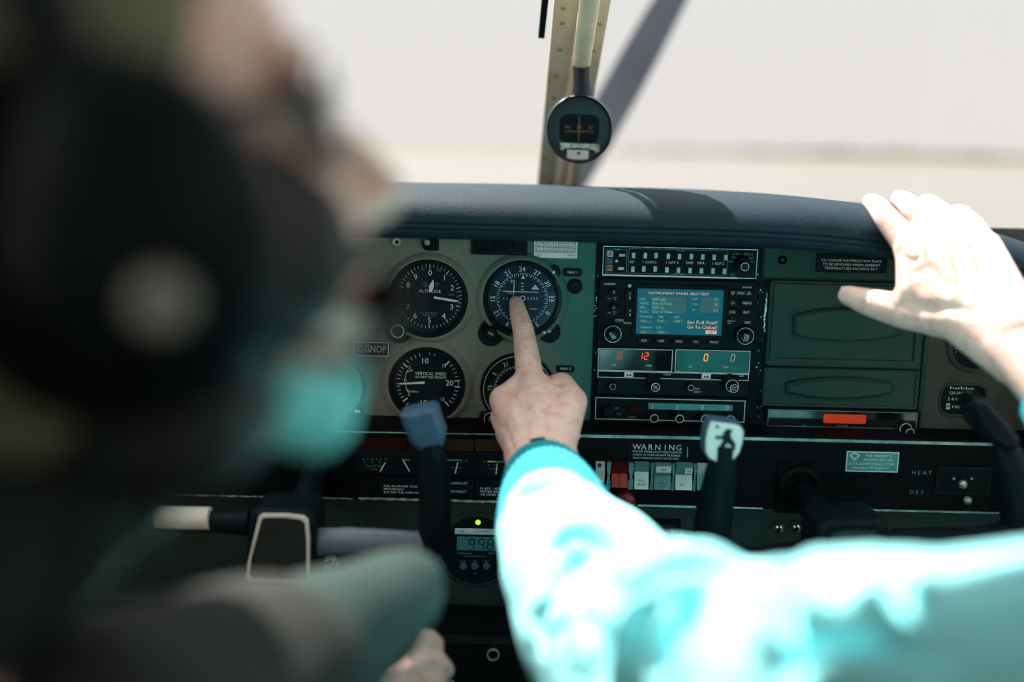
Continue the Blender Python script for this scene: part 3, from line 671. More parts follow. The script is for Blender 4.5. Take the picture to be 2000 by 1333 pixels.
for x in (1047, 1061.5, 1071, 1081, 1091.5, 1101, 1111, 1124): mb.bar(C2(x + 0.4, 466, -0.0021), C2(x, 493.5, -0.0021), 0.0003, 0.0003, -0.0015, -0.0021)
for i, (s1, s2) in enumerate((('For', 'Steer'), ('N', '2'), ('30', '33'), ('60', '62'), ('E', '91'), ('120', '122'), ('150', '153'))):
    xx = (1054, 1066, 1076, 1086, 1096, 1106, 1117.5)[i]
    text(mb, s1, xx, 480.5 + i * .2, 3.2, -0.0022); text(mb, s2, xx, 489.5 + i * .2, 4.2 if i else 3.0, -0.0022)
text(mb, 'DATE', 1053, 498, 2.6, -0.0022); text(mb, 'AIRPATH', 1116, 499.3, 2.6, -0.0022); t.part('printing', mb, 'ink')
t = Thing('panel_switch', 'small dark lever switch with square guard above the altimeter', 'switch', P(838, 496, 0))
x0, x1, z0, z1 = RC(832, 464, 857, 490, -0.003); mb = MB(); mb.rbox(x0, x1, z0, z1, 0.001, -0.003, 0.002, 0.0006); t.part('guard', mb, 'radio_black')
k = K(836, 477); mb = MB(); mb.lathe(C2(836, 479, -0.004), [(12 * k, 0.0), (11 * k, -0.005), (7 * k, -0.006), (6.5 * k, -0.003)], 28); t.part('collar', mb, 'radio_black')
mb = MB(); mb.tube([P(836, 476, -0.003), P(834, 474, -0.016)], [0.0022, 0.0030], 12); t.part('lever', mb, 'worn_silver')

# ------------------------------------------------------------------ radio stack
def unit(name, label, px, m='radio_black', Y=-0.006, r=0.001, cat='radio'):
    x0, x1, z0, z1 = RC(*px, Y); t = Thing(name, label, cat, ((x0 + x1) / 2, 0, z0)); mb = MB()
    mb.rbox(x0, x1, z0, z1, 0.004, Y, r, 0.0008); t.part('faceplate', mb, m); return t
def btn(t, px, Y0, Y1, m, name='button', r=0.0006, parent=None):
    x0, x1, z0, z1 = RC(*px, Y1); mb = MB(); mb.rbox(x0, x1, z0, z1, Y0, Y1, r, min(0.0005, (Y0 - Y1) * 0.5), 3); return t.part(name, mb, m, parent)
def cbtn(t, cx, cy, w, h, Y0, Y1, m, name='button', r=0.0006): return btn(t, (cx - w / 2, cy - h / 2, cx + w / 2, cy + h / 2), Y0, Y1, m, name, r)
def pframe(mb, px, w, Y): x0, x1, z0, z1 = RC(*px, Y); k = K(px[0], px[1], Y); mb.frame(x0, x1, z0, z1, w * k, Y + 0.0005, Y - 0.0002)
YR = -0.006; YT = YR - 0.0004

ap = unit('audio_selector_panel', 'black audio selector with two rows of pale buttons, topmost radio', (1176, 483, 1480, 542.5))
mb = MB(); a, b = C2(1178, 538.5, YT), C2(1478, 544.3, YT); pframe(mb, (1177, 484, 1479, 541.5), 1.4, YR); ap.part('border', mb, 'trim_metal')
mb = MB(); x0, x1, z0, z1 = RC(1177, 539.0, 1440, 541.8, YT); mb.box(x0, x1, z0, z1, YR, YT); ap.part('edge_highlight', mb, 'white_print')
tops = ((1237.8, 499.3), (1260.5, 499.7), (1281.5, 499.5), (1305.5, 501), (1327.5, 501.3), (1350.5, 501.5), (1372.8, 502.3), (1395.3, 503), (1417.8, 503.7))
bots = ((1236.2, 526.3), (1257.5, 525.6), (1279.8, 525.8), (1302.8, 527.5), (1325.4, 527.8), (1347.9, 528.8), (1370.1, 529.3), (1392.8, 530), (1415.1, 530.5))
for px, py in tops + bots: cbtn(ap, px, py, 6.9, 11.2, YR, YR - 0.003, 'pale_button', 'selector_button', 0.0004)
for px, py in ((1215, 498.8), (1213, 525.0)): cbtn(ap, px, py, 12, 6, YR, YR - 0.003, 'pale_button', 'selector_button', 0.0004)
for s, py, m in (('A', 496, 'pale_button'), ('', 510, 'blue_button'), ('M', 523.6, 'amber_button')):
    o = cbtn(ap, 1191.8 - (py - 496) * 0.05, py, 12, 12.4, YR, YR - 0.0008, m, 'marker_lamp', 0.0002)
    if s: mb = MB(); text(mb, s, 1191.8 - (py - 496) * 0.05, py, 8, YR - 0.0012); ap.part('lamp_letter', mb, 'ink', o)
mb = MB(); mb.sphere((*C2(1204, 510, YR)[:1], YR, C2(1204, 510, YR)[1]), 0.0017, nu=12, nv=8); ap.part('toggle', mb, 'white_paint')
mb = MB()
for s, px, py in (('HF', 1234.5, 512), ('1 COM 2', 1269, 512.3), ('1 NAV 2', 1313.3, 513), ('DME', 1346.7, 513.6), ('MKR', 1369.2, 514), ('1 ADF 2', 1402.8, 515)): text(mb, s, px, py, 5, YT)
ap.part('lettering', mb, 'white_print'); mb = MB()
for s, px, py in (('MKR', 1205, 487.5), ('SPEAKER', 1330, 490.5), ('PHONE', 1326, 535.6), ('HF', 1433, 503), ('INT', 1467.5, 504.5), ('OFF', 1427.5, 511.5), ('EXT', 1469, 511.7), ('MIC', 1430.5, 537.3), ('COM 1', 1439, 496.5), ('COM 2', 1461, 497.3)): text(mb, s, px, py, 4.2 if len(s) < 6 else 2.6, YT)
for px in ((1183, 487, 1224, 534), (1227, 487.5, 1421, 536.5)): pframe(mb, px, 0.7, YR)
ap.part('small_lettering', mb, 'dim_print')
knob(ap, 1452, 517, 15, YR, -0.014, None, 'selector_knob'); knob(ap, 1455, 521.5, 9.5, -0.013, -0.022, (7.2, 8.2), 'selector_knob', grip=False)

gp = unit('gps_navigator', 'black GPS navigator with a glowing blue-green colour screen', (1168, 547.5, 1478, 681), Y=YR, r=0.003)
btn(gp, (1236, 557, 1421, 663), YR, YR - 0.0014, 'radio_black', 'screen_bezel', 0.002)
Y2 = YR - 0.0016
scr = btn(gp, (1243.5, 565.5, 1411.5, 654.5), YR - 0.0012, Y2, 'screen', 'screen', 0.0006); Y3 = Y2 - 0.0002
mb = MB(); text(mb, 'INSTRUMENT PANEL SELF-TEST', 1326, 573.8, 4.6, Y3, wide=118)
text(mb, 'Set Full Fuel?', 1371.8, 630.2, 6.6, Y3, wide=59); text(mb, 'Go To Chklist?', 1371.8, 639.5, 6.6, Y3, wide=59); gp.part('screen_prompt', mb, 'screen_warm', scr)
btn(gp, (1378, 645.8, 1400, 653.2), Y2 + 0.0004, Y3, 'screen_warm', 'prompt_box', 0.0001, scr)
mb = MB(); text(mb, 'OK?', 1389.5, 649.8, 5.2, Y3 - 0.0003); gp.part('prompt_letters', mb, 'ink', scr)
for q in ((1272, 580, 1341, 613), (1367, 580.5, 1406, 612.5), (1249, 623.5, 1275, 632), (1279, 623.5, 1307, 632), (1311, 623.5, 1337, 632), (1249, 645, 1275, 653), (1279, 645, 1307, 653)):
    btn(gp, q, Y2 + 0.0004, Y3, 'screen_dark', 'screen_field', 0.0001, scr)
mb = MB(); Y4 = Y3 - 0.0003
for i, (a, b) in enumerate((('CDI', 'Half Left'), ('VLOC', 'Out of View'), ('VDI', 'Half Up'), ('VLOC', 'Out of View'))):
    text(mb, a, 1249, 584 + i * 8.2, 5, Y4, align='L'); text(mb, b, 1273.5, 584.3 + i * 8.2, 5.6, Y4, align='L')
for s, px, py in (('CAP', 1357, 584.5), ('FOB', 1357, 595), ('FF', 1355, 606), ('TO/FROM', 1262, 619), ('OBI', 1290, 619), ('OBS', 1321, 619.5), ('DTK', 1287, 640.5), ('ANNUN', 1262, 640)): text(mb, s, px, py, 4.3, Y4)
for s, px, py in (('To', 1257, 627.7), ('135', 1291, 627.7), ('240', 1323, 627.7), ('On', 1257, 649), ('150', 1291, 649), ('50', 1399, 585), ('50', 1399, 595.5), ('0.0', 1398, 606.5)): text(mb, s, px, py, 5.2, Y4)
gp.part('screen_text', mb, 'screen_text', scr)
mb = MB()
for s, px, py, h in (('GARMIN', 1190.5, 555, 4.2), ('GNS 430', 1459, 561.5, 3.3), ('VOL', 1190, 583.5, 2.6), ('PUSH', 1201, 582, 2.2), ('SQ', 1201, 585.5, 2.2), ('VOL', 1190, 611, 2.6), ('PUSH', 1200, 609.5, 2.2), ('ID', 1200, 613.5, 2.2), ('COM/', 1210, 626, 4.6), ('VLOC', 1225.5, 631.3, 4.6), ('DEFAULT', 1428, 627.5, 2.5), ('NAV', 1424, 632, 2.5), ('GPS', 1459.8, 630.3, 5)): text(mb, s, px, py, h, YT)
text(mb, '.', 1429, 620, 4, YT); gp.part('lettering', mb, 'white_print')
mb = MB(); mb.sphere((*C2(1229.7, 558.6, YR)[:1], YR, C2(1229.7, 558.6, YR)[1]), 0.0019, nu=12, nv=8); gp.part('light_sensor', mb, 'white_paint')
for px, py in ((1199.3, 571), (1199, 601.8)): knob(gp, px, py, 7.5, YR, -0.013, None, 'volume_knob', txt=('C',) if py < 590 else ('V',), th=4)
for q, s in (((1221, 565.5, 1236, 590.5), 'C'), ((1221, 598.5, 1236, 621.5), 'V')):
    o = btn(gp, q, YR, YR - 0.002, 'plastic_black', 'flip_button'); xm = (q[0] + q[2]) / 2 + 2; mb = MB(); text(mb, s, xm, q[1] + 9, 4.6, YR - 0.0024)
    mb.bar(C2(xm, q[1] + 14, YR - 0.0024), C2(xm, q[1] + 19, YR - 0.0024), 0.0009, 0.0009, YR - 0.002, YR - 0.0024); gp.part('button_lettering', mb, 'white_print', o)
for q, s, h in (((1425, 566.5, 1470, 579.5), 'RNG', 4.6), ((1422, 585, 1441, 599), '-D-', 5.0), ((1448, 585.5, 1470.5, 599.5), 'MENU', 4.6), ((1421, 603.5, 1440.5, 616.5), 'CLR', 4.6), ((1447, 604, 1469, 617), 'ENT', 4.6), ((1245, 659.5, 1270, 671.5), 'CDI', 4.2), ((1279, 660, 1304, 672.5), 'OBS', 4.2), ((1314, 661, 1338, 673.5), 'MSG', 4.4), ((1348, 662, 1372, 674.5), 'FPL', 4.4), ((1382, 663, 1408, 675), 'PROC', 4.4)):
    o = btn(gp, q, YR, YR - 0.0022, 'plastic_black', 'function_button'); mb = MB(); text(mb, s, (q[0] + q[2]) / 2, (q[1] + q[3]) / 2, h, YR - 0.0026)
    if s == 'RNG':
        for cx, sg in ((1431.3, 1), (1463, -1)):
            pp = [(cx - 3.6, 573 - 2.6 * sg), (cx + 3.6, 573 - 2.6 * sg), (cx, 573 + 3.4 * sg)]
            for a, b in zip(pp, pp[1:] + pp[:1]): mb.bar(C2(*a, YR - 0.0026), C2(*b, YR - 0.0026), 0.0004, 0.0004, YR - 0.002, YR - 0.0026)
    gp.part('button_lettering', mb, 'white_print', o)
knob(gp, 1197, 653, 18, YR, -0.015, None, 'tuning_knob'); knob(gp, 1197.5, 657, 12.5, -0.014, -0.024, None, 'tuning_knob', txt=('PUSH', 'C/V'), trot=-58, th=4.2)
knob(gp, 1456, 657, 18.5, YR, -0.015, None, 'tuning_knob'); knob(gp, 1457.5, 660.5, 12.5, -0.014, -0.024, None, 'tuning_knob', txt=('PUSH', 'CRSR'), trot=80, th=4.2)
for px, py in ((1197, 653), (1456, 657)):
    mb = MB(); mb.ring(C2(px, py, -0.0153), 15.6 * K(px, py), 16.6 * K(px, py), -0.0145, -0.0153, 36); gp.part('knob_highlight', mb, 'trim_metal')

nc = unit('nav_com_radio', 'black nav-com radio with two windows of red and orange digits', (1166, 680, 1466, 774), Y=YR)
for q, m in (((1169.5, 683.5, 1312, 724), 'display_glass'), ((1320.5, 686, 1463, 727.5), 'display_teal_reflection')): btn(nc, q, YR, YR - 0.001, m, 'display_window', 0.0008)
mb = MB()
for q in ((1167.8, 682, 1313.5, 725.5), (1318.5, 684.5, 1464.8, 729), (1167, 727.8, 1462.5, 741)): pframe(mb, q, 1.3, YR)
nc.part('border', mb, 'white_print')
mb = MB(); x0, x1, z0, z1 = RC(1168, 741.5, 1461, 772, YR - 0.0006); mb.box(x0, x1, z0, z1, YR, YR - 0.0006); nc.part('lower_strip', mb, 'face_black')
Yd = YR - 0.0014
mb = MB(); seven(mb, '1', 1251.5, 695.5, 12.5, Yd); seven(mb, '2', 1262.5, 696.2, 13, Yd); nc.part('standby_digits', mb, 'led_red')
mb = MB(); seven(mb, '0', 1209.8, 695, 13, Yd); mb.cyl(C2(1213.8, 701.6, Yd), 0.0006, Yd + 0.0003, Yd, n=8); nc.part('active_digit', mb, 'led_red_dim')
mb = MB(); seven(mb, '0', 1378.8, 698.7, 13, Yd); nc.part('active_digit', mb, 'led_orange')
mb = MB(); seven(mb, '0', 1431.3, 699.8, 13, Yd); nc.part('standby_digit', mb, 'cream')
mb = MB()
for s, px, py in (('USE', 1198.5, 713.3), ('STBY', 1267.5, 714.6), ('USE', 1348.5, 716.7), ('STBY', 1417.5, 717.8)): text(mb, s, px, py, 3.6, Yd)
for s, px, py in (('COMM', 1303, 732), ('NAV', 1448, 735), ('PULL', 1362, 759.5), ('IDENT', 1362, 766)): text(mb, s, px, py, 3.4, YR - 0.001)
nc.part('lettering', mb, 'white_print')
for px, py in ((1228.4, 732), (1379.7, 735)):
    o = cbtn(nc, px, py, 18, 11.5, YR, YR - 0.004, 'white_paint', 'transfer_button', 0.001); Yb = YR - 0.0044; mb = MB()
    mb.bar(C2(px - 3, py + 1.5, Yb), C2(px + 3, py + 1.5, Yb), 0.0006, 0.0006, Yb + 0.0003, Yb)
    for sg in (-1, 1): polypix(mb, [(px + sg * 5.5, py + 1.5), (px + sg * 1.8, py - 1), (px + sg * 1.8, py + 4)], (0, 0), 1, Yb + 0.0003, Yb)
    nc.part('arrow_mark', mb, 'ink', o)
knob(nc, 1277, 746, 14.5, YR, -0.016, None, 'tuning_knob'); knob(nc, 1280.3, 757, 9, -0.015, -0.026, (7.6, 8.6), 'tuning_knob', txt=('PULL', '25K'), trot=-60, th=3.4)
knob(nc, 1427, 749, 16, YR, -0.015, None, 'tuning_knob'); knob(nc, 1430.3, 754.5, 13.2, -0.014, -0.020, (11.6, 12.6), 'tuning_knob'); knob(nc, 1433.7, 759.5, 8.6, -0.019, -0.027, (7.2, 8.2), 'tuning_knob', txt=('NAV', 'PULL'), th=3.2)
knob(nc, 1197, 756, 9, YR, -0.014, (5.6, 6.2), 'volume_knob'); knob(nc, 1349.5, 758, 8, YR, -0.015, (5.4, 6.0), 'volume_knob')

xp = unit('transponder', 'black transponder showing 1200 with four ringed knobs, lowest of the stack', (1159, 776, 1458, 847), Y=YR)
mb = MB(); pframe(mb, (1162.5, 779.8, 1455, 822.5), 1.4, YR); xp.part('border', mb, 'white_print')
btn(xp, (1266, 789.5, 1431, 802), YR, YR - 0.0006, 'face_teal', 'code_window', 0.0003)
mb = MB()
for s, px, py in (('1', 1274, 795), ('2', 1322.7, 796), ('0', 1371.8, 796.5), ('0', 1420.3, 797)): text(mb, s, px, py, 9.5, YR - 0.001)
xp.part('code_digits', mb, 'white_paint')
for px, py in ((1278, 818), (1327.5, 818.6), (1377.5, 819.3), (1427, 820)): knob(xp, px, py, 9, YR, -0.020, (7.0, 8.2), 'code_knob', grip=False)
knob(xp, 1190, 806, 13, YR, -0.015, None, 'mode_knob')
btn(xp, (1227.8, 793.5, 1248.8, 807.8), YR, YR - 0.002, 'redbrown_lens', 'ident_button')
mb = MB()
for s, px, py in (('OFF', 1181, 797.5), ('SBY', 1193, 793), ('ALT', 1205, 798), ('TST', 1209, 810), ('IDENT', 1235, 815.3), ('narco', 1178, 842)): text(mb, s, px, py, 3.8 if len(s) < 6 else 2.6, YT)
xp.part('lettering', mb, 'dim_print')

# ------------------------------------------------------------------ right panel
YG = -0.006
def lens(cl, cr, top, bot, yl0, yl1, Y, n=14):     # lens shaped raised field from pixel measures
    pts = []
    for i in range(n + 1): t = i / n; b = 1 - (2 * t - 1) ** 2; pts.append((cl + (cr - cl) * t, yl1 + (bot - yl1) * b))
    for i in range(n + 1): t = 1 - i / n; b = 1 - (2 * t - 1) ** 2; pts.append((cl + (cr - cl) * t, yl0 + (top - yl0) * b))
    return [C2(a, b, Y) for a, b in pts]
gb = unit('glove_box_door', 'large green-grey glove box door with raised lens-shaped field, under the thumb', (1500, 551, 1806, 718), 'panel_green', YG, 0.003, 'glove box')
mb = MB(); x0, x1, z0, z1 = RC(1508, 558, 1799, 711, YG - 0.003); fr = 0.004
mb.frame(x0, x1, z0, z1, fr, YG, YG - 0.003); gb.part('rim', mb, 'panel_green')
mb = MB(); mb.prism(lens(1552, 1759, 603, 669, 617, 657, YG - 0.007), YG, YG - 0.007, 0.0025); gb.part('raised_field', mb, 'panel_green')
dr = unit('drawer_front', 'narrow green-grey drawer front with raised lens shape, below the glove box', (1490, 721, 1795, 797.5), 'panel_green', YG, 0.002, 'drawer')
mb = MB(); x0, x1, z0, z1 = RC(1492, 723, 1793, 796, YG - 0.002); mb.frame(x0, x1, z0, z1, 0.0022, YG, YG - 0.002); dr.part('rim', mb, 'panel_green')
mb = MB(); mb.prism(lens(1538, 1745, 739, 782, 750, 770, YG - 0.008), YG, YG - 0.008, 0.003); dr.part('raised_field', mb, 'panel_green')
ad = unit('direction_finder_radio', 'slim black radio with a red display and five white keys under the drawer', (1494, 800, 1797, 858), Y=YR)
btn(ad, (1501, 805, 1789.5, 834), YR, YR - 0.0006, 'display_glass', 'display_window', 0.0003)
mb = MB(); pframe(mb, (1499.5, 803.5, 1791, 835.8), 0.9, YR); ad.part('border', mb, 'trim_metal')
btn(ad, (1608, 810, 1692, 828), YR - 0.0003, YR - 0.0008, 'led_glow', 'lit_field', 0.002)  # glowing smear stands in for blurred red digits and a reflection
mb = MB()
for s, px, py, h in (('USE', 1570.8, 831.3, 3), ('STBY/TIMER', 1645, 832.2, 3), ('ADF', 1780.5, 813.4, 3), ('BENDIX/KING', 1516, 850, 2.8)): text(mb, s, px, py, h, YR - 0.001)
ad.part('lettering', mb, 'dim_print')
for s, px, py in (('ADF', 1553.5, 848.7), ('BFO', 1582.8, 850.0), ('FRQ', 1611.3, 850.3), ('FLT/ET', 1639.8, 850.9), ('SET/RST', 1667.5, 851.3)):
    o = cbtn(ad, px, py, 18, 11, YR, YR - 0.004, 'white_paint', 'key', 0.0012); mb = MB(); text(mb, s, px + 1, py + 1.5, 4.2 if len(s) < 4 else 2.8, YR - 0.0044); ad.part('key_lettering', mb, 'ink', o)
knob(ad, 1720, 850, 6.5, YR, -0.013, (4.8, 5.7), 'volume_knob'); knob(ad, 1769.5, 839.3, 13, YR, -0.016, (11, 12), 'tuning_knob'); knob(ad, 1777.5, 845.7, 9, -0.015, -0.023, (7.2, 8.2), 'tuning_knob')
t = plate('oil_cooler_placard', 'black placard about the oil cooler on the green strip above the glove box', (1595, 497, 1733, 533.5), 'bezel_black', -0.006)
mb = MB(); text(mb, 'OIL COOLER WINTERIZATION PLATE', 1663, 509.5, 4.6, -0.0064, wide=118); text(mb, 'TO BE REMOVED WHEN AMBIENT', 1663, 517.5, 4.8, -0.0064, wide=112); text(mb, 'TEMPERATURE EXCEEDS 50 F', 1662, 525, 4.8, -0.0064, wide=104)
text(mb, '-', 1659, 530, 5, -0.0064); t.part('lettering', mb, 'white_print')
vg = Thing('vacuum_gauge', 'round black gauge marked INCHES HG half hidden under the right wrist', 'gauge', P(1907, 730, 0)); k = K(1907, 677); c = C2(1907, 677, -0.004)
mb = MB(); mb.lathe(c, [(56 * k, 0.0015), (53 * k, -0.003), (48 * k, -0.0045), (45 * k, -0.003), (44 * k, 0.002)], 56); vg.part('surround', mb, 'panel_brown')
mb = MB(); mb.cyl(c, 45 * k, 0.002, -0.001, n=48); vg.part('dial_face', mb, 'face_black')
mb = MB(); text(mb, 'INCHES HG', 1886, 682, 3.6, -0.0014); text(mb, '10', 1876, 673, 6, -0.0014)
for i in range(20): a = 200 - i * 11; mb.bar(pol(c, k, 36, a), pol(c, k, 41, a), 0.9 * k, 0.9 * k, -0.001, -0.0014)
vg.part('dial_markings', mb, 'white_print'); mb = MB(); mb.bar(c, pol(c, k, 33, 60), 3 * k, 1.2 * k, -0.0016, -0.0022); vg.part('needle', mb, 'white_paint')
hm = Thing('hour_meter', 'small black quartz hour meter with rounded corners on the right panel', 'meter', P(1882, 812, 0)); x0, x1, z0, z1 = RC(1836, 750, 1930, 815, -0.002)
mb = MB(); mb.rbox(x0, x1, z0, z1, 0.003, -0.002, 0.012, 0.0012, 6); hm.part('surround', mb, 'panel_brown')
x0, x1, z0, z1 = RC(1839.5, 754, 1926, 810, -0.003); mb = MB(); mb.rbox(x0, x1, z0, z1, 0.001, -0.003, 0.010, 0.0005, 6); hm.part('face', mb, 'face_black')
mb = MB(); text(mb, 'hobbs', 1879, 758.3, 5.6, -0.0034, wide=46); text(mb, 'QUARTZ', 1876, 768, 5.4, -0.0034, wide=44); text(mb, '2 4 4 8 0', 1868, 780, 6, -0.0034, wide=34); text(mb, 'HOURS', 1878, 795.3, 5.8, -0.0034, wide=36)
pframe(mb, (1848, 788.5, 1855.5, 800), 1.0, -0.0032); polypix(mb, [(1849.5, 790), (1854, 790), (1851.8, 794)], (0, 0), 1, -0.003, -0.0034); polypix(mb, [(1849.5, 798.5), (1854, 798.5), (1851.8, 794)], (0, 0), 1, -0.003, -0.0034); hm.part('lettering', mb, 'white_print')

# ------------------------------------------------------------------ lower panel fittings
t = Thing('annunciator_strip', 'dark red-brown strip of unlit warning lenses above the fuel gauges', 'warning light', P(846, 882, YL))
for a, b, m in ((707, 795, 'redbrown_lens'), (797, 868, 'redbrown_lens'), (870, 926, 'brown_lens'), (928, 985, 'brown_lens')): btn(t, (a, 857 + (a - 700) * .012, b, 880 + (a - 700) * .012), YL + 0.002, YL - 0.002, m, 'lens')
gc = Thing('engine_gauge_cluster', 'black strip of four small engine gauges with white needles', 'gauge', P(846, 930, YL))
btn(gc, (694, 883, 1004, 929), YL + 0.002, YL - 0.003, 'bezel_black', 'housing', 0.002)
for q in ((702, 888, 762, 925), (776, 889, 838, 926), (858, 890, 918, 927), (934, 891, 994, 928)): btn(gc, q, YL - 0.001, YL - 0.0034, 'face_black', 'gauge_face', 0.001)
Yg = YL - 0.0038
def g3(x, y): return (690 + x / 6.45, 840 + y / 6.45)
mb = MB()
for a, b in (((115, 360), (135, 385)), ((180, 360), (185, 378)), ((235, 358), (240, 388)), ((292, 360), (290, 378)), ((350, 362), (340, 388)), ((415, 362), (405, 382)), ((1430, 385), (1420, 408)), ((1640, 385), (1655, 415)), ((1280, 378), (1280, 405))):
    mb.bar(C2(*g3(*a), Yg), C2(*g3(*b), Yg), 0.0007, 0.0007, Yg + 0.0003, Yg)
for s, x, y in (('FUEL LEFT MAIN', 270, 458), ('25 GAL', 260, 495), ('FUEL PRESS', 1290, 475), ('75', 1705, 445), ('100', 1790, 445), ('OIL PRESS', 1770, 492), ('0', 145, 410), ('10', 240, 412), ('20', 335, 412)): text(mb, s, *g3(x, y), 3.0, Yg)
gc.part('gauge_markings', mb, 'dim_print')
for a, b in (((340, 522), (405, 410)), ((710, 525), (622, 368)), ((1285, 548), (1316, 408)), ((1797, 562), (1814, 425))):
    mb = MB(); mb.bar(C2(*g3(*a), Yg), C2(*g3(*b), Yg), 0.0014, 0.0011, Yg - 0.0004, Yg - 0.0008); gc.part('needle', mb, 'white_paint')
for a, b, m in (((640, 380), (712, 380), 'green_print'), ((1180, 383), (1372, 385), 'green_print'), ((1690, 400), (1790, 402), 'yellow_print'), ((1790, 402), (1890, 405), 'green_print')):
    mb = MB(); mb.bar(C2(*g3(*a), Yg), C2(*g3(*b), Yg), 0.0014, 0.0014, Yg + 0.0003, Yg); gc.part('range_band', mb, m)
def placard(name, label, rows, px, border=None, m='white_print'):
    t = plate(name, label, px, 'face_black', YL - 0.001, border=border, back=YL + 0.001); mb = MB()
    for r_ in rows: text(mb, r_[0], r_[1], r_[2], r_[3], YL - 0.0014, align=r_[4] if len(r_) > 4 else 'L', wide=r_[5] if len(r_) > 5 else None)
    t.part('lettering', mb, m); return t
t = placard('takeoff_checklist', 'black checklist placard starting FUEL ON PROPER TANK', (('FUEL ON PROPER TANK', 749.7, 949.6, 4.2, 'L', 66), ('MIXTURE RICH', 749.7, 955.6, 4.2, 'L', 39), ('ELECTRIC FUEL PUMP ON', 749.7, 961.8, 4.2, 'L', 68)), (740, 933, 826, 967))
placard('landing_checklist', 'black placard reading LANDING CHECKLIST right of the yoke grip', (('LANDING CHECKLIST', 913, 945, 4.2, 'R', 62), ('SEAT BACKS ERECT', 911, 961, 4.2, 'R', 58)), (830, 937, 926, 969))
placard('flaps_checklist', 'black placard listing FLAPS and FASTEN BELTS beside the cyan cuff', (('FLAPS - SET', 938, 954.5, 4.2, 'L', 40), ('FASTEN BELTS', 938, 960.3, 4.2, 'L', 44), ('AIR COND OFF', 938, 966.5, 4.2, 'L', 44)), (929, 938, 1000, 972))
t = placard('warning_placard', 'black placard headed WARNING above the rocker switches', (('TURN OFF STROBE LIGHTS WHEN TAXIING IN', 1283, 883.3, 3.8, 'C', 97), ('VICINITY OF OTHER AIRCRAFT OR DURING', 1282, 889.6, 3.8, 'C', 93), ('FLIGHT THROUGH CLOUD, FOG OR HAZE', 1281, 895.7, 3.6, 'C', 88)), (1226, 864, 1346, 900))
mb = MB(); [text(mb, ch, 1244 + i * 13.6 + (1 if ch == 'I' else 0), 873.2 + i * 0.3, 11.5, YL - 0.0014) for i, ch in enumerate('WARNING')]; mb.bar(C2(1343, 874, YL - 0.0014), C2(1342.5, 894, YL - 0.0014), 0.0004, 0.0004, YL - 0.001, YL - 0.0014); t.part('heading', mb, 'white_print')
# rocker switches
YS = YL - 0.001
def rocker(label, px, split, mu, ml, top=None, low=None, halves=1):
    x0, x1, z0, z1 = RC(*px, YS - 0.008); t = Thing('rocker_switch', label, 'switch', ((x0 + x1) / 2, YS, z0)); w = (x1 - x0) / halves
    for h in range(halves):
        a, b = x0 + w * h + 0.0002, x0 + w * (h + 1) - 0.0002; sp_ = split if not isinstance(split, (list, tuple)) else split[h]
        zm = z1 + (z0 - z1) * sp_; d0, d1 = (0.010, 0.004)
        mb = MB(); mb.quadbox([(a, YS - 0.009, z1), (a, YS - 0.004, zm), (b, YS - 0.004, zm), (b, YS - 0.009, z1), (a, YS + 0.004, z1), (a, YS + 0.004, zm), (b, YS + 0.004, zm), (b, YS + 0.004, z1)]); t.part('upper_half', mb, mu if not isinstance(mu, tuple) else mu[h])
        mb = MB(); mb.quadbox([(a, YS - 0.004, zm), (a, YS - 0.009, z0), (b, YS - 0.009, z0), (b, YS - 0.004, zm), (a, YS + 0.004, zm), (a, YS + 0.004, z0), (b, YS + 0.004, z0), (b, YS + 0.004, zm)]); t.part('lower_half', mb, ml if not isinstance(ml, tuple) else ml[h])
    mb = MB()
    for s, x, y, h in (top or ()): text(mb, s, x, y, h, YS - 0.0094)
    if mb.v: t.part('lettering', mb, 'ink')
    return t
t = Thing('dimmer_wheel', 'ribbed grey-green dimmer wheel, leftmost of the switch row', 'switch', P(1172, 945, YL)); x0, x1, z0, z1 = RC(1163, 904, 1181, 944, YS - 0.004)
mb = MB()
for i in range(20): a = z0 + (z1 - z0) * i / 20; mb.box(x0, x1, a, a + (z1 - z0) / 30, YS + 0.002, YS - 0.003 - 0.003 * math.sin(PI * (i + .5) / 20))
mb.box(x0, x1, z0, z1, YS + 0.002, YS - 0.002); t.part('wheel', mb, 'switch_pale'); mb = MB(); mb.cyl(C2(1171.5, 910, YS - 0.006), 0.0019, YS, YS - 0.0064, n=14); t.part('dot', mb, 'ink')
rocker('bright red split rocker switch in the switch row', (1195, 908, 1226.5, 952.5), 0.45, 'red_dark', 'red_plastic', halves=2)
rocker('pale rocker switch marked FUEL PUMP', (1239.5, 906.5, 1268, 956), 0.36, 'switch_teal', 'switch_pale', (('FUEL', 1254, 939, 4.6), ('PUMP', 1254, 947, 4.6)))
t = rocker('teal rocker switch with white OFF band, for the landing light', (1278.5, 908.5, 1311.5, 957), 0.5, 'switch_teal', 'switch_teal', (('LANDING', 1294, 945, 3.2), ('LIGHT', 1294, 951, 3.2)))
x0, x1, z0, z1 = RC(1281.5, 912, 1311, 924, YS - 0.0093); mb = MB(); mb.box(x0, x1, z0, z1, YS - 0.004, YS - 0.0093); o = t.part('off_band', mb, 'switch_pale'); mb = MB(); text(mb, 'OFF', 1296, 919, 4.6, YS - 0.0097); t.part('band_lettering', mb, 'ink', o)
t = rocker('split teal rocker switch, one half pressed, beside the crested yoke grip', (1320, 908, 1353.5, 957.5), (0.45, 0.55), 'switch_teal', ('switch_pale', 'switch_teal'), (('GO', 1332, 947, 4.6),), 2)
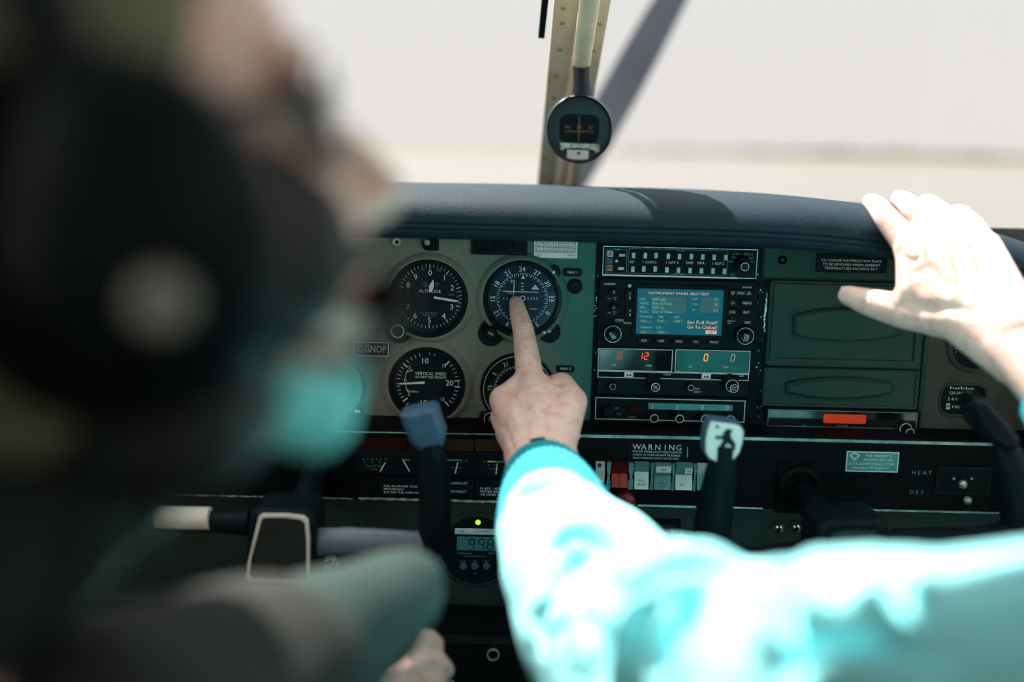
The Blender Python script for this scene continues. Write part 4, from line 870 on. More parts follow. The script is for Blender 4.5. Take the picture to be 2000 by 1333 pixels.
x0, x1, z0, z1 = RC(1338, 916, 1352.5, 926, YS - 0.0093); mb = MB(); mb.box(x0, x1, z0, z1, YS - 0.004, YS - 0.0093); o = t.part('off_band', mb, 'switch_pale'); mb = MB(); text(mb, 'OFF', 1345, 921.5, 4.6, YS - 0.0097); t.part('band_lettering', mb, 'ink', o)
rocker('teal rocker switch partly hidden by the crested yoke grip', (1362, 910, 1395, 958), 0.35, 'switch_pale', 'switch_teal')
for i, (a, b) in enumerate(((1185, 1193), (1227.5, 1237.5), (1270.5, 1277), (1312.5, 1318), (1354.5, 1360))):
    x0, x1, z0, z1 = RC(a, 905 + i, b, 956 + i, YS - 0.005); mb = MB(); zm = (z0 + z1) / 2; xm = (x0 + x1) / 2; w = (x1 - x0) / 2
    mb.prism([(x0, z0), (x1, z0), (x1, zm - .006), (xm + w * .4, zm), (x1, zm + .006), (x1, z1), (x0, z1), (x0, zm + .006), (xm - w * .4, zm), (x0, zm - .006)], YS + 0.002, YS - 0.005); pan.part('switch_divider', mb, 'switch_teal')
t = Thing('red_knob', 'octagonal red knob below the switch row beside the sleeve', 'knob', P(1224, 1008, YL)); c = C2(1224, 987, YL - 0.022); k = K(1224, 987, YL - 0.022)
mb = MB(); mb.cyl(c, 20 * k, YL + 0.002, YL - 0.022, 0.004, 8); t.part('grip', mb, 'red_dark')
mb = MB(); mb.bar(C2(1226, 1000, YL - 0.0228), C2(1235, 985, YL - 0.0228), 0.0012, 0.0012, YL - 0.021, YL - 0.0226); t.part('pointer_line', mb, 'red_plastic')
YKK = YL + 0.012
t = Thing('lever_box', 'dark framed slot with a lever on the kick panel above the sleeve elbow', 'lever', P(1290, 1084, YKK)); x0, x1, z0, z1 = RC(1256, 1016, 1328, 1086, YKK - 0.004)
mb = MB(); mb.frame(x0, x1, z0, z1, 0.006, YKK + 0.001, YKK - 0.004); t.part('frame', mb, 'lower_black'); mb = MB(); mb.box(x0 + .006, x1 - .006, z0 + .006, z1 - .006, YKK + 0.001, YKK - 0.0005); t.part('backplate', mb, 'kick_green')
x0, x1, z0, z1 = RC(1302, 1036, 1310, 1080, YKK - 0.003); mb = MB(); mb.box(x0, x1, z0, z1, YKK, YKK - 0.003); t.part('slot', mb, 'lower_black'); mb = MB(); text(mb, 'OFF', 1274, 1037, 4, YKK - 0.0012); t.part('lettering', mb, 'dim_print')
t = plate('altitude_reporting_placard', 'white-bordered placard about the altitude reporting system with clipped corner', (1652, 882.5, 1755.5, 923), 'face_teal', YL - 0.001, border=0.0009, back=YL + 0.001); mb = MB()
for s, x, y, w in (('THIS AIRCRAFT IS', 1716, 891, 52), ('EQUIPPED WITH AN', 1715, 899, 56), ('ALTITUDE REPORTING SYSTEM', 1702, 906.8, 88), ('OPERABLE TO 25,000 FT', 1700, 914.8, 72)): text(mb, s, x, y, 5, YL - 0.0014, wide=w)
pp = [(1660, 890.5), (1669.5, 885), (1679, 891), (1669.5, 897)]
for a, b in zip(pp, pp[1:] + pp[:1]): mb.bar(C2(*a, YL - 0.0014), C2(*b, YL - 0.0014), 0.0011, 0.0011, YL - 0.001, YL - 0.0014)
text(mb, 'NARCO', 1669, 899.5, 2.8, YL - 0.0014); t.part('lettering', mb, 'white_print')
hc = Thing('heater_control', 'dark recessed heater lever plate with two round metal knobs', 'control', P(1881, 990, YL)); btn(hc, (1829, 914, 1934, 966), YL + 0.001, YL - 0.002, 'bezel_black', 'plate', 0.003)
mb = MB(); pframe(mb, (1829, 914, 1934, 966), 0.8, YL - 0.002); hc.part('plate_edge', mb, 'kick_green')
for px, py, r in ((1881, 946.4, 9), (1890, 977.8, 8.4)):
    mb = MB(); mb.tube([P(px - 3, py - 6, YL), P(px, py, YL - 0.022)], 0.002, 10); o = hc.part('lever', mb, 'plastic_black'); mb = MB(); mb.sphere(P(px, py, YL - 0.024), r * K(px, py, YL - 0.024), nu=20, nv=12); hc.part('ball_knob', mb, 'worn_silver', o)
for px in (1863, 1898): mb = MB(); mb.sphere(P(px, 936, YL - 0.002), 0.0016, (1, .6, 1), 10, 6); hc.part('screw', mb, 'trim_metal')
mb = MB()
for s, x, y in (('HEAT', 1801, 923.4), ('DEF.', 1797, 962)): [text(mb, ch, x - 16 + i * 10.5, y + i * .3, 8.2, YL - 0.0006) for i, ch in enumerate(s)]
pan.part('heater_lettering', mb, 'dim_print')
for i, (px, py) in enumerate(((1520.4, 1033), (1554.8, 1032))):
    t = Thing('headset_jack', ['round metal headset jack left of the right control shaft', 'round metal headset jack touching the right control shaft'][i], 'jack', P(px, py + 13, YKK)); k = K(px, py, YKK); c = C2(px, py, YKK - 0.004)
    mb = MB(); mb.ring(c, 7.5 * k, 13 * k, YKK + 0.001, YKK - 0.002, 28); t.part('washer', mb, 'kick_green'); mb = MB(); mb.lathe(c, [(8.5 * k, YKK), (8 * k, YKK - 0.006), (4 * k, YKK - 0.007), (3.5 * k, YKK)], 24); t.part('barrel', mb, 'chrome')
# digital tachometer
tg = Thing('digital_tachometer', 'round black digital tachometer with LCD and three blue buttons', 'gauge', P(930, 1150, YKK)); k = K(930, 1076, YKK); c = C2(930, 1076, YKK - 0.004)
mb = MB(); mb.lathe(c, [(80 * k, YKK + 0.001), (74 * k, YKK - 0.003), (69 * k, YKK - 0.003), (68 * k, YKK)], 56); tg.part('surround', mb, 'kick_green'); mb = MB(); mb.cyl(c, 68.5 * k, YKK + 0.002, YKK - 0.004, 0.001, 56); tg.part('body', mb, 'face_black')
Yt = YKK - 0.0044
btn(tg, (888, 1033.5, 972, 1045.5), Yt + 0.001, Yt - 0.0003, 'pale_button', 'label_strip', 0.0002); btn(tg, (892, 1050, 968, 1076.5), Yt + 0.001, Yt - 0.0003, 'lcd', 'display', 0.0003)
mb = MB(); [seven(mb, ch, px, 1064, 21, Yt - 0.0008) for ch, px in (('9', 921), ('9', 940), ('8', 957.5))]; tg.part('digits', mb, 'lcd_ink')
mb = MB(); text(mb, 'ENG', 903, 1038.5, 2.8, Yt - 0.0006); text(mb, 'RPM', 950, 1038.5, 2.8, Yt - 0.0006); tg.part('strip_lettering', mb, 'ink')
mb = MB(); text(mb, 'Tachometer', 907, 1081, 4, Yt, wide=30); text(mb, 'RPM', 960, 1081.5, 4, Yt); text(mb, 'Horizon Instruments Inc.', 928, 1087, 2.8, Yt, wide=44)
for s, px in (('Record', 905), ('Clear', 928), ('Page', 950)): text(mb, s, px, 1096.5, 3, Yt)
text(mb, 'Scan', 928, 1120, 3, Yt); tg.part('lettering', mb, 'dim_print')
for px in (904.4, 927, 949.8): mb = MB(); mb.cyl(C2(px, 1108, Yt - 0.002), 7.2 * k, Yt + 0.001, Yt - 0.002, 0.0008, 20); tg.part('button', mb, 'rubber_blue')
mb = MB(); mb.sphere(P(933.5, 1021, Yt), 5.3 * k, (1, .6, 1), 16, 10); tg.part('indicator_light', mb, 'led_green', label='glowing yellow-green indicator light')
t = Thing('ignition_switch', 'round metal key switch right of the left yoke hub', 'switch', P(645, 1122, YKK)); k = K(645, 1105, YKK); c = C2(645, 1105, YKK - 0.006)
mb = MB(); mb.lathe(c, [(17 * k, YKK), (16 * k, YKK - 0.006), (11 * k, YKK - 0.007), (10 * k, YKK - 0.003)], 32); t.part('collar', mb, 'worn_silver'); mb = MB(); mb.cyl(c, 10 * k, YKK, YKK - 0.004, n=24); t.part('barrel', mb, 'plastic_black')
mb = MB(); mb.bar(C2(632, 1112, YKK - 0.012), C2(656, 1098, YKK - 0.012), 0.0035, 0.002, YKK - 0.004, YKK - 0.016); t.part('key', mb, 'chrome'); mb = MB(); text(mb, 'START', 676, 1099, 5, YKK - 0.0006, 80); pan.part('ignition_lettering', mb, 'dim_print')

# ------------------------------------------------------------------ magnetic compass on the centre post
YC = 0.12
cp = Thing('magnetic_compass', 'round dark teal magnetic compass hanging on the windshield post', 'compass', P(1131, 318, YC)); k = K(1131, 252, YC); c = C2(1131, 252, YC)
mb = MB(); mb.lathe(c, [(0.0, YC + 0.075), (40 * k, YC + 0.070), (60 * k, YC + 0.045), (66 * k, YC + 0.012), (66.5 * k, YC - 0.004), (63 * k, YC - 0.008), (60 * k, YC - 0.005), (59 * k, YC)], 56); cp.part('housing', mb, 'compass_rim')
mb = MB(); mb.cyl(c, 60 * k, YC + 0.01, YC - 0.002, n=56); cp.part('face', mb, 'compass_body')
x0, x1, z0, z1 = RC(1093, 223.5, 1170, 279, YC - 0.003); mb = MB(); mb.rbox(x0, x1, z0, z1, YC, YC - 0.0030, 0.008, 0.0006); w = cp.part('card_window', mb, 'face_black')
mb = MB(); Yq = YC - 0.0034
for s, px in (('W', 1108, ), ('24', 1131), ('21', 1153)): text(mb, s, px, 248.5, 7, Yq)
for i in range(26): px = 1103 + i * 2.2; mb.bar(C2(px, 255, Yq), C2(px, 255 + (4.5 if i % 2 else 3), Yq), 0.0005, 0.0005, Yq + 0.0002, Yq)
cp.part('card_markings', mb, 'compass_ink', w); mb = MB(); mb.bar(C2(1131.5, 227, Yq), C2(1130, 279, Yq), 0.0009, 0.0009, Yq, Yq - 0.0004); cp.part('lubber_line', mb, 'compass_ink', w)
mb = MB(); polypix(mb, [(1093.5, 279), (1171.5, 282), (1171, 295), (1164, 300), (1160, 293), (1128, 289), (1104, 290), (1096, 294)], (0, 0), 1, YC - 0.001, YC - 0.005); cp.part('card_holder', mb, 'worn_silver')
x0, x1, z0, z1 = RC(1107, 293, 1149.5, 312, YC - 0.003); mb = MB(); mb.box(x0, x1, z0, z1, YC, YC - 0.004, 0.0005); cp.part('adjuster_plate', mb, 'cabin_wall'); mb = MB(); mb.cyl(C2(1130.5, 299, YC - 0.0045), 0.0016, YC, YC - 0.0046, n=12); cp.part('adjuster_screw', mb, 'ink')
mb = MB(); a, b = P(1135, 122, YC + 0.01), P(1137, 196, YC + 0.01)
mb.tube([a + (b - a) * t for t in (0, .3, .6, .8, 1)], [17 * k, 16 * k, 17 * k, 20 * k, 24 * k], 16, flat=0.6, ref=(1, 0, 0)); cp.part('neck', mb, 'compass_rim')
a, b = P(1135, 125, YC + 0.012), P(1160, -60, -0.055)
mb = MB(); mb.tube([a, a.lerp(b, .5), b, b + (b - a) * 1.2], [18 * k, 18 * k, 18 * k, 18 * k], 18, flat=0.7, ref=(1, 0, 0)); cp.part('support_tube', mb, 'post_beige', label='beige support tube')

# ------------------------------------------------------------------ propeller and cowling ahead of the windshield
YP = 1.42; hub = P(985, 590, YP); tipd = (P(1310, 0, YP) - hub).normalized()
pr = Thing('propeller', 'grey two-blade propeller seen through the right windshield', 'propeller', hub)
for sg in (1, -1):
    d = tipd * sg; w = Vector((d.z, 0, -d.x)); n = 14; v = []
    for i in range(n + 1):
        t = i / n; q = hub + d * (0.06 + 0.92 * t); ch = 0.030 * (0.55 + 1.1 * math.sin(PI * min(1, t * 0.9 + 0.1)) ** 0.8) * (1 if t < .93 else 0.75); tw = R(40 - 25 * t); cw = w * math.cos(tw) * ch + Vector((0, math.sin(tw) * ch, 0)); nn = cw.cross(d).normalized() * 0.012 * (1.2 - t)
        v += [q - cw, q + nn, q + cw, q - nn]
    f = [(4 * i + a, 4 * i + (a + 1) % 4, 4 * i + 4 + (a + 1) % 4, 4 * i + 4 + a) for i in range(n) for a in range(4)] + [(3, 2, 1, 0), (4 * n, 4 * n + 1, 4 * n + 2, 4 * n + 3)]
    mb = MB(); mb.add(v, f); pr.part('blade', mb, 'prop_grey')
mb = MB(); mb.lathe((hub.x, hub.z), [(0.0, YP + 0.22), (0.05, YP + 0.16), (0.09, YP + 0.08), (0.11, YP - 0.05), (0.0, YP - 0.05)], 28); pr.part('spinner', mb, 'cowl_white')
mb = MB(); v = []
for i, (y, s) in enumerate(((0.50, 1.0), (0.9, 0.95), (1.25, 0.75), (1.36, 0.45))):
    for k_ in range(20): a = 2 * PI * k_ / 20; v.append((hub.x * i / 3 + 0.50 * s * math.cos(a), y, 0.47 + (hub.z - 0.47) * i / 3 + 0.34 * s * math.sin(a)))
f = [(i * 20 + a, i * 20 + (a + 1) % 20, i * 20 + 20 + (a + 1) % 20, i * 20 + 20 + a) for i in range(3) for a in range(20)] + [tuple(range(20)), tuple(reversed(range(60, 80)))]
mb.add(v, f); single('engine_cowling', mb, 'cowl_white', 'engine cowling ahead of the windshield behind the propeller', 'cowling')

# ------------------------------------------------------------------ control yokes
YY = -0.175
def pixprism(px, Yb, Yf, ch=0.0): 
    q = [C2(a, b, Yf) for a, b in px]; A = sum(q[i - 1][0] * q[i][1] - q[i][0] * q[i - 1][1] for i in range(len(q)))
    mb = MB(); mb.prism(q if A > 0 else list(reversed(q)), Yb, Yf, ch); return mb
def insetpx(px, d):
    cx = sum(a for a, b in px) / len(px); cy = sum(b for a, b in px) / len(px)
    return [(a - d * (a - cx) / max(1, abs(a - cx)) , b - d * (b - cy) / max(1, abs(b - cy))) for a, b in px]
def pixring(px, d, Yb, Yf):
    ip = insetpx(px, d); mb = MB()
    for i in range(len(px)):
        j = (i + 1) % len(px); q = [C2(*px[i], Yf), C2(*px[j], Yf), C2(*ip[j], Yf), C2(*ip[i], Yf)]
        A = sum(q[m - 1][0] * q[m][1] - q[m][0] * q[m - 1][1] for m in range(4)); mb.prism(q if A > 0 else list(reversed(q)), Yb, Yf)
    return mb
yk = Thing('control_yoke', 'left control yoke with bright-framed hub and blue grip end', 'yoke', P(545, 1145, YY), group='control yokes')
yk.part('hub', pixprism([(476, 1140), (484, 1030), (490, 1004), (506, 995), (595, 998), (612, 1008), (616, 1030), (616, 1142)], YY + 0.05, YY, 0.004), 'yoke_black')
fr = [(480, 1130), (484, 1100), (505, 1010), (512, 1006), (560, 1006), (592, 1010), (601, 1017), (604, 1050), (604, 1132), (600, 1139), (560, 1138), (486, 1136)]
yk.part('hub_frame', pixring(fr, 5.5, YY, YY - 0.004), 'cream', label='bright metal frame'); yk.part('hub_plate', pixprism(insetpx(fr, 5), YY + 0.001, YY - 0.001), 'mirror_dark', label='dark glossy plate')
mb = MB(); mb.tube([P(620, 905, YL + 0.02), P(600, 965, -0.11), P(585, 1010, YY + 0.03)], [0.0125, 0.0125, 0.0125], 20); yk.part('shaft', mb, 'yoke_black')
mb = MB(); mb.lathe(C2(620, 912, YL - 0.004), [(0.030, YL + 0.002), (0.027, YL - 0.006), (0.018, YL - 0.008), (0.014, YL)], 36); yk.part('shaft_collar', mb, 'lower_black')
mb = MB(); mb.tube([P(485, 1022, YY + .02), P(400, 1018, YY + .018), P(250, 1016, YY + .016), P(170, 1010, YY + .016)], [0.012, 0.0095, 0.0095, 0.011], 14, ref=(0, 0, 1)); ar = yk.part('left_arm', mb, 'yoke_black')
mb = MB(); mb.tube([P(410, 1013, YY + .014), P(308, 1012, YY + .014)], [0.0102, 0.0102], 16, ref=(0, 0, 1), flat=1.05); yk.part('tape_band', mb, 'cream', ar, label='cream tape band')
mb = MB(); mb.tube([P(612, 1060, YY + .02), P(680, 1056, YY + .012), P(760, 1058, YY + .008), P(806, 1064, YY + .008), P(836, 1062, YY + .012)], [0.0135, 0.0125, 0.0115, 0.0125, 0.0135], 14, flat=0.8, ref=(0, 0, 1)); yk.part('right_arm', mb, 'yoke_lit')
mb = MB(); mb.tube([P(828, 1078, YY + .012), P(848, 1050, YY + .01), P(850, 970, YY + .005), P(846, 900, YY), P(842, 868, YY - .002)], [0.0130, 0.0150, 0.0145, 0.0125, 0.0085], 16, ref=(1, 0, 0), flat=0.8); gp_ = yk.part('right_grip', mb, 'yoke_black')
yk.part('grip_end', pixprism([(780, 815), (787, 808), (843, 797), (852, 801), (861, 830), (869, 850), (866, 872), (856, 884), (838, 890), (818, 884), (800, 866), (785, 832)], YY + 0.022, YY - 0.006, 0.005), 'rubber_blue', gp_, label='rubber grip end with lit blue in its colour')  # the blue is light on the rubber, put into its colour
mb = MB(); mb.tube([P(172, 1022, YY + .016), P(168, 960, YY + .006), P(180, 880, YY)], [0.0130, 0.0145, 0.0120], 14, ref=(1, 0, 0)); gl_ = yk.part('left_grip', mb, 'yoke_black')
yk.part('grip_end', pixprism([(240, 815), (233, 808), (177, 797), (168, 801), (159, 830), (151, 850), (154, 872), (164, 884), (182, 890), (202, 884), (220, 866), (235, 832)], YY + 0.022, YY - 0.006, 0.005), 'rubber_blue', gl_)

YY2 = -0.185
y2 = Thing('control_yoke', 'right control yoke with a white crested shield on its left grip', 'yoke', P(1668, 1145, YY2), group='control yokes')
y2.part('hub', pixprism([(1590, 1150), (1593, 1050), (1600, 1030), (1620, 1019), (1720, 1016), (1735, 1026), (1744, 1060), (1748, 1150)], YY2 + 0.05, YY2, 0.004), 'yoke_black')
f2 = [(1611, 1145), (1613, 1055), (1622, 1040), (1640, 1033), (1712, 1032), (1722, 1042), (1728, 1070), (1730, 1146)]
y2.part('hub_frame', pixring(f2, 5, YY2, YY2 - 0.003), 'yoke_black'); y2.part('hub_plate', pixprism(insetpx(f2, 5), YY2 + 0.001, YY2 - 0.001), 'kick_green')
mb = MB(); a_, b_ = P(1560, 950, YL + 0.02), P(1618, 1040, YY2 + 0.03); mb.tube([a_, a_.lerp(b_, .5), b_], [0.0145] * 3, 20); y2.part('shaft', mb, 'yoke_black')
mb = MB(); x0, x1, z0, z1 = RC(1515, 906, 1616, 1004, YL - 0.003); mb.rbox(x0, x1, z0, z1, YL + 0.002, YL - 0.003, 0.004, 0.001); bx_ = y2.part('shaft_plate', mb, 'lower_black')
mb = MB(); mb.lathe(C2(1562, 952, YL - 0.006), [(0.024, YL), (0.022, YL - 0.008), (0.017, YL - 0.010), (0.015, YL)], 36); y2.part('shaft_collar', mb, 'lower_black', bx_)
mb = MB(); mb.tube([P(1600, 1080, YY2 + .02), P(1520, 1088, YY2 + .015), P(1430, 1104, YY2 + .01), P(1395, 1098, YY2 + .01)], [0.013, 0.012, 0.0125, 0.014], 14, ref=(0, 0, 1)); y2.part('left_arm', mb, 'yoke_black')
mb = MB(); mb.tube([P(1386, 1110, YY2 + .012), P(1388, 1060, YY2 + .01), P(1398, 980, YY2 + .005), P(1410, 915, YY2), P(1415, 868, YY2 - .004)], [0.0160, 0.0175, 0.0165, 0.0140, 0.0100], 16, ref=(1, 0, 0), flat=0.8); g2 = y2.part('left_grip', mb, 'yoke_black')
sh = [(1389, 825), (1436, 831), (1447, 836), (1452, 846), (1449, 868), (1443, 886), (1434, 897), (1418, 905), (1402, 904), (1386, 896), (1379, 884), (1379, 862), (1383, 840)]
so_ = y2.part('shield', pixprism([(a + (a - 1415) * .08, b + (b - 865) * .07) for a, b in sh], YY2 + 0.014, YY2 - 0.008, 0.003), 'rubber_blue', g2)
fo = y2.part('shield_face', pixprism(sh, YY2 - 0.0075, YY2 - 0.0095, 0.0006), 'white_paint', g2, label='white shield with a dark rampant animal crest')
em = [(335, 172), (348, 160), (365, 172), (386, 164), (386, 190), (375, 205), (380, 240), (400, 265), (416, 290), (412, 347), (395, 340), (385, 312), (360, 297), (345, 287), (330, 305), (325, 345), (332, 378), (300, 392), (265, 387), (262, 375), (280, 340), (285, 300), (305, 275), (310, 255), (290, 250), (250, 250), (240, 235), (255, 222), (300, 225), (320, 205), (305, 198), (325, 186)]
mb = pixprism([(1340 + a / 4.3, 800 + b / 4.3) for a, b in em], YY2 - 0.0094, YY2 - 0.0099); mb.cyl(C2(1401, 834, YY2 - 0.0099), 0.0016, YY2 - 0.0094, YY2 - 0.0099, n=10); y2.part('crest', mb, 'vinyl_dark', g2)
mb = MB(); mb.tube([P(1742, 1062, YY2 + .02), P(1820, 1056, YY2 + .012), P(1900, 1056, YY2 + .008), P(1962, 1050, YY2 + .008), P(1985, 1035, YY2 + .012)], [0.0135, 0.0125, 0.012, 0.0145, 0.015], 14, ref=(0, 0, 1), flat=0.8); y2.part('right_arm', mb, 'yoke_black')
mb = MB(); mb.tube([P(1985, 1045, YY2 + .012), P(1992, 1000, YY2 + .008), P(1985, 930, YY2 + .004), P(1968, 885, YY2 + .008), P(1955, 860, YY2 + .012)], [0.0150, 0.0165, 0.0155, 0.0130, 0.0080], 16, ref=(1, 0, 0), flat=0.8); g3_ = y2.part('right_grip', mb, 'yoke_black')
y2.part('grip_end', pixprism([(1893, 795), (1905, 779), (1930, 781), (1975, 830), (1998, 862), (1990, 880), (1965, 884), (1938, 868), (1910, 838)], YY2 + 0.02, YY2 - 0.008, 0.005), 'yoke_black', g3_)

# ------------------------------------------------------------------ seats and throttle quadrant
def seat(xc, label, dy=0.0):
    t = Thing('cabin_seat', label, 'seat', (xc, -0.62 + dy, 0.0), group='front cabin seats')
    def rb(x0, x1, y0, y1, z0, z1, b=0.03, tilt=0.0):
        bm = bmesh.new(); bmesh.ops.create_cube(bm, size=1); 
        for v in bm.verts: v.co = Vector(((x0 + x1) / 2 + v.co.x * (x1 - x0), (y0 + y1) / 2 + v.co.y * (y1 - y0) - tilt * (v.co.z + .5) * (z1 - z0), (z0 + z1) / 2 + v.co.z * (z1 - z0)))
        bmesh.ops.bevel(bm, geom=list(bm.edges), offset=b, segments=3, affect='EDGES'); mb = MB(); mb.add([v.co for v in bm.verts], [[w.index for w in f.verts] for f in bm.faces] if bm.verts.index_update() is None else []); bm.free(); return mb
    t.part('cushion', rb(xc - .22, xc + .22, -0.86 + dy, -0.38 + dy, 0.14, 0.27), 'seat_dark'); t.part('backrest', rb(xc - .21, xc + .21, -0.90 + dy, -0.80 + dy, 0.27, 0.80, 0.03, 0.08), 'seat_dark')
    t.part('headrest', rb(xc - .13, xc + .13, -0.93 + dy, -0.86 + dy, 0.83, 1.08, 0.03, 0.0), 'seat_tan')
    for x in (-.06, .06): mb = MB(); mb.tube([(xc + x, -0.90 + dy, 0.74), (xc + x, -0.895 + dy, 0.86)], 0.006, 8); t.part('headrest_post', mb, 'chrome')
    mb = MB(); mb.quadbox([(xc - .18, -0.84, 0.0), (xc - .18, -0.42, 0.0), (xc + .18, -0.42, 0.0), (xc + .18, -0.84, 0.0), (xc - .18, -0.84, 0.145), (xc - .18, -0.42, 0.145), (xc + .18, -0.42, 0.145), (xc + .18, -0.84, 0.145)]); t.part('base', mb, 'lower_black'); return t
seat(-0.32, 'left front seat with olive headrest behind the person in the headset', -0.06); seat(0.34, 'right front seat behind the person in the cyan sweatshirt')
tq = Thing('throttle_quadrant', 'black throttle quadrant low in the centre under the kick panel', 'lever', (0.0, -0.06, 0.0))
mb = MB(); mb.box(-0.075, 0.075, 0.0, P(1000, 1240, -0.10).z, YL + 0.02, -0.11, 0.006); tq.part('pedestal', mb, 'lower_black')
mb = MB(); mb.ring(C2(963, 1280, -0.112), 0.0048, 0.0064, -0.109, -0.113, 28); tq.part('lock_ring', mb, 'trim_metal')
hp = D(775, 1318, 0.86)
mb = MB(); mb.tube([(-0.05, -0.10, 0.52), tuple(hp + Vector((0, 0.02, -0.03))), tuple(hp)], [0.004, 0.004, 0.004], 10); tq.part('throttle_lever', mb, 'worn_silver'); mb = MB(); mb.sphere(hp, 0.016, (1.3, 1, 1)); tq.part('lever_knob', mb, 'knob_black')

# ================================================================== people
def head_prims(H, M):             # H centre of the skull, M turns local (face towards +y) into the world
    w = lambda x, y, z: H + M @ Vector((x, y, z))
    e = lambda x, y, z, r, sc: ('e', w(x, y, z), r, sc, M)
    return [e(0, -0.012, 0.030, 0.095, (0.79, 1.02, 0.93)), e(0, 0.030, -0.035, 0.075, (0.80, 0.85, 1.15)), e(0, 0.052, -0.085, 0.034, (1.1, 0.85, 0.75)),
            e(0, 0.070, 0.028, 0.050, (1.05, 0.35, 0.28)), (w(0, 0.082, 0.012), 0.009, w(0, 0.104, -0.028), 0.0135), e(0.012, 0.090, -0.034, 0.010, (1, 1, .8)), e(-0.012, 0.090, -0.034, 0.010, (1, 1, .8)),
            e(0.034, 0.062, -0.020, 0.026, (1, .8, .9)), e(-0.034, 0.062, -0.020, 0.026, (1, .8, .9)), (w(-0.018, 0.084, -0.058), 0.0075, w(0.018, 0.084, -0.058), 0.0075), (w(-0.016, 0.082, -0.069), 0.0085, w(0.016, 0.082, -0.069), 0.0085),
            e(0.080, -0.005, -0.008, 0.032, (0.30, 0.62, 1.0)), e(-0.080, -0.005, -0.008, 0.032, (0.30, 0.62, 1.0)), (w(0, -0.022, -0.06), 0.056, w(0, -0.035, -0.16), 0.058)]
def hair_prims(H, M):
    w = lambda x, y, z: H + M @ Vector((x, y, z)); e = lambda x, y, z, r, sc: ('e', w(x, y, z), r, sc, M)
    return [e(0, -0.024, 0.046, 0.100, (0.83, 0.98, 0.90)), e(0, -0.060, -0.010, 0.070, (0.98, 0.75, 1.15)), e(0, 0.045, 0.092, 0.05, (1.1, 0.8, 0.5))]
def face_parts(T, H, M):
    w = lambda x, y, z: H + M @ Vector((x, y, z))
    for sx in (-1, 1):
        mb = MB(); mb.sphere(w(sx * 0.031, 0.070, 0.006), 0.0125); o = T.part('eye', mb, 'white_paint'); mb = MB(); mb.sphere(w(sx * 0.031, 0.0775, 0.006), 0.0058); T.part('iris', mb, 'ink', o)
        mb = MB(); mb.tube([w(sx * 0.014, 0.083, 0.026), w(sx * 0.032, 0.081, 0.031), w(sx * 0.050, 0.070, 0.026)], [0.003, 0.004, 0.002], 8); T.part('eyebrow', mb, 'hair_dark')
    mb = MB(); mb.tube([w(-0.022, 0.085, -0.0635), w(0, 0.0915, -0.0630), w(0.022, 0.085, -0.0635)], [0.002, 0.003, 0.002], 8); T.part('lips', mb, 'redbrown_lens')
def chain(pts, rad): return [(pts[i], rad[i], pts[i + 1], rad[i + 1]) for i in range(len(pts) - 1)]
def nail(T, c, nrm, along, L, W):
    n = Vector(nrm).normalized(); a = Vector(along); a = (a - n * a.dot(n)).normalized(); b = n.cross(a); v = []; f = []
    for i in range(5):
        for j in range(5):
            u, t = (i / 4 - .5), (j / 4 - .5); wv = W * (1 - 0.25 * (abs(u) * 2) ** 3)
            v.append(Vector(c) + a * u * L + b * t * wv - n * (0.0022 * (2 * t) ** 2 + 0.0006 * (2 * u) ** 2))
    f = [(i * 5 + j, i * 5 + j + 1, i * 5 + 6 + j, i * 5 + 5 + j) for i in range(4) for j in range(4)]
    m_ = MB(); m_.add(v, f); m_.add([p - n * 0.0012 for p in v], [tuple(reversed(q)) for q in f]); T.part('fingernail', m_, 'nail')
def crease(me, strokes):          # press folds into a cloth: stroke = (polyline of pixels, half width px, depth m, depth range)
    n = len(me.vertices); co = np.empty(n * 3); me.vertices.foreach_get('co', co); co = co.reshape(-1, 3)
    no = np.empty(n * 3); me.vertex_normals.foreach_get('vector', no); no = no.reshape(-1, 3)
    E = np.array(EYE); w = co - E; z = w @ np.array(fwd); px = 1000 + F * (w @ np.array(rgt)) / z; py = 666.5 - F * (w @ np.array(upv)) / z
    facing = np.clip(-(no * w).sum(1) / np.linalg.norm(w, axis=1) * 3 + 0.6, 0, 1)
    disp = np.zeros(n)
    for poly, hw, dep in strokes:
        best = np.full(n, 1e9); tt = np.zeros(n); m = len(poly) - 1
        for i in range(m):
            ax, ay = poly[i]; bx, by = poly[i + 1]; dx, dy = bx - ax, by - ay; t = np.clip(((px - ax) * dx + (py - ay) * dy) / (dx * dx + dy * dy), 0, 1)
            d = np.hypot(px - ax - t * dx, py - ay - t * dy); q = d < best; best[q] = d[q]; tt[q] = (i + t[q]) / m
        taper = np.clip(np.sin(np.pi * np.clip(tt, 0.02, 0.98)), 0, 1) ** 0.6
        disp += -dep * taper * np.exp(-(best / hw) ** 2) + 0.45 * dep * taper * np.exp(-((best - 2.2 * hw) / (1.3 * hw)) ** 2)
    co = co + no * (disp * facing)[:, None]; me.vertices.foreach_set('co', co.ravel()); me.update()
def wrinkle(me, amp, sc, seed=0.0):
    n = len(me.vertices); co = np.empty(n * 3); me.vertices.foreach_get('co', co); co = co.reshape(-1, 3); no = np.empty(n * 3); me.vertex_normals.foreach_get('vector', no); no = no.reshape(-1, 3)
    d = np.array([abs(noise.noise((p[0] * sc + seed, p[1] * sc, p[2] * sc))) - 0.25 for p in co.tolist()])
    me.vertices.foreach_set('co', (co + no * (amp * d)[:, None]).ravel()); me.update()

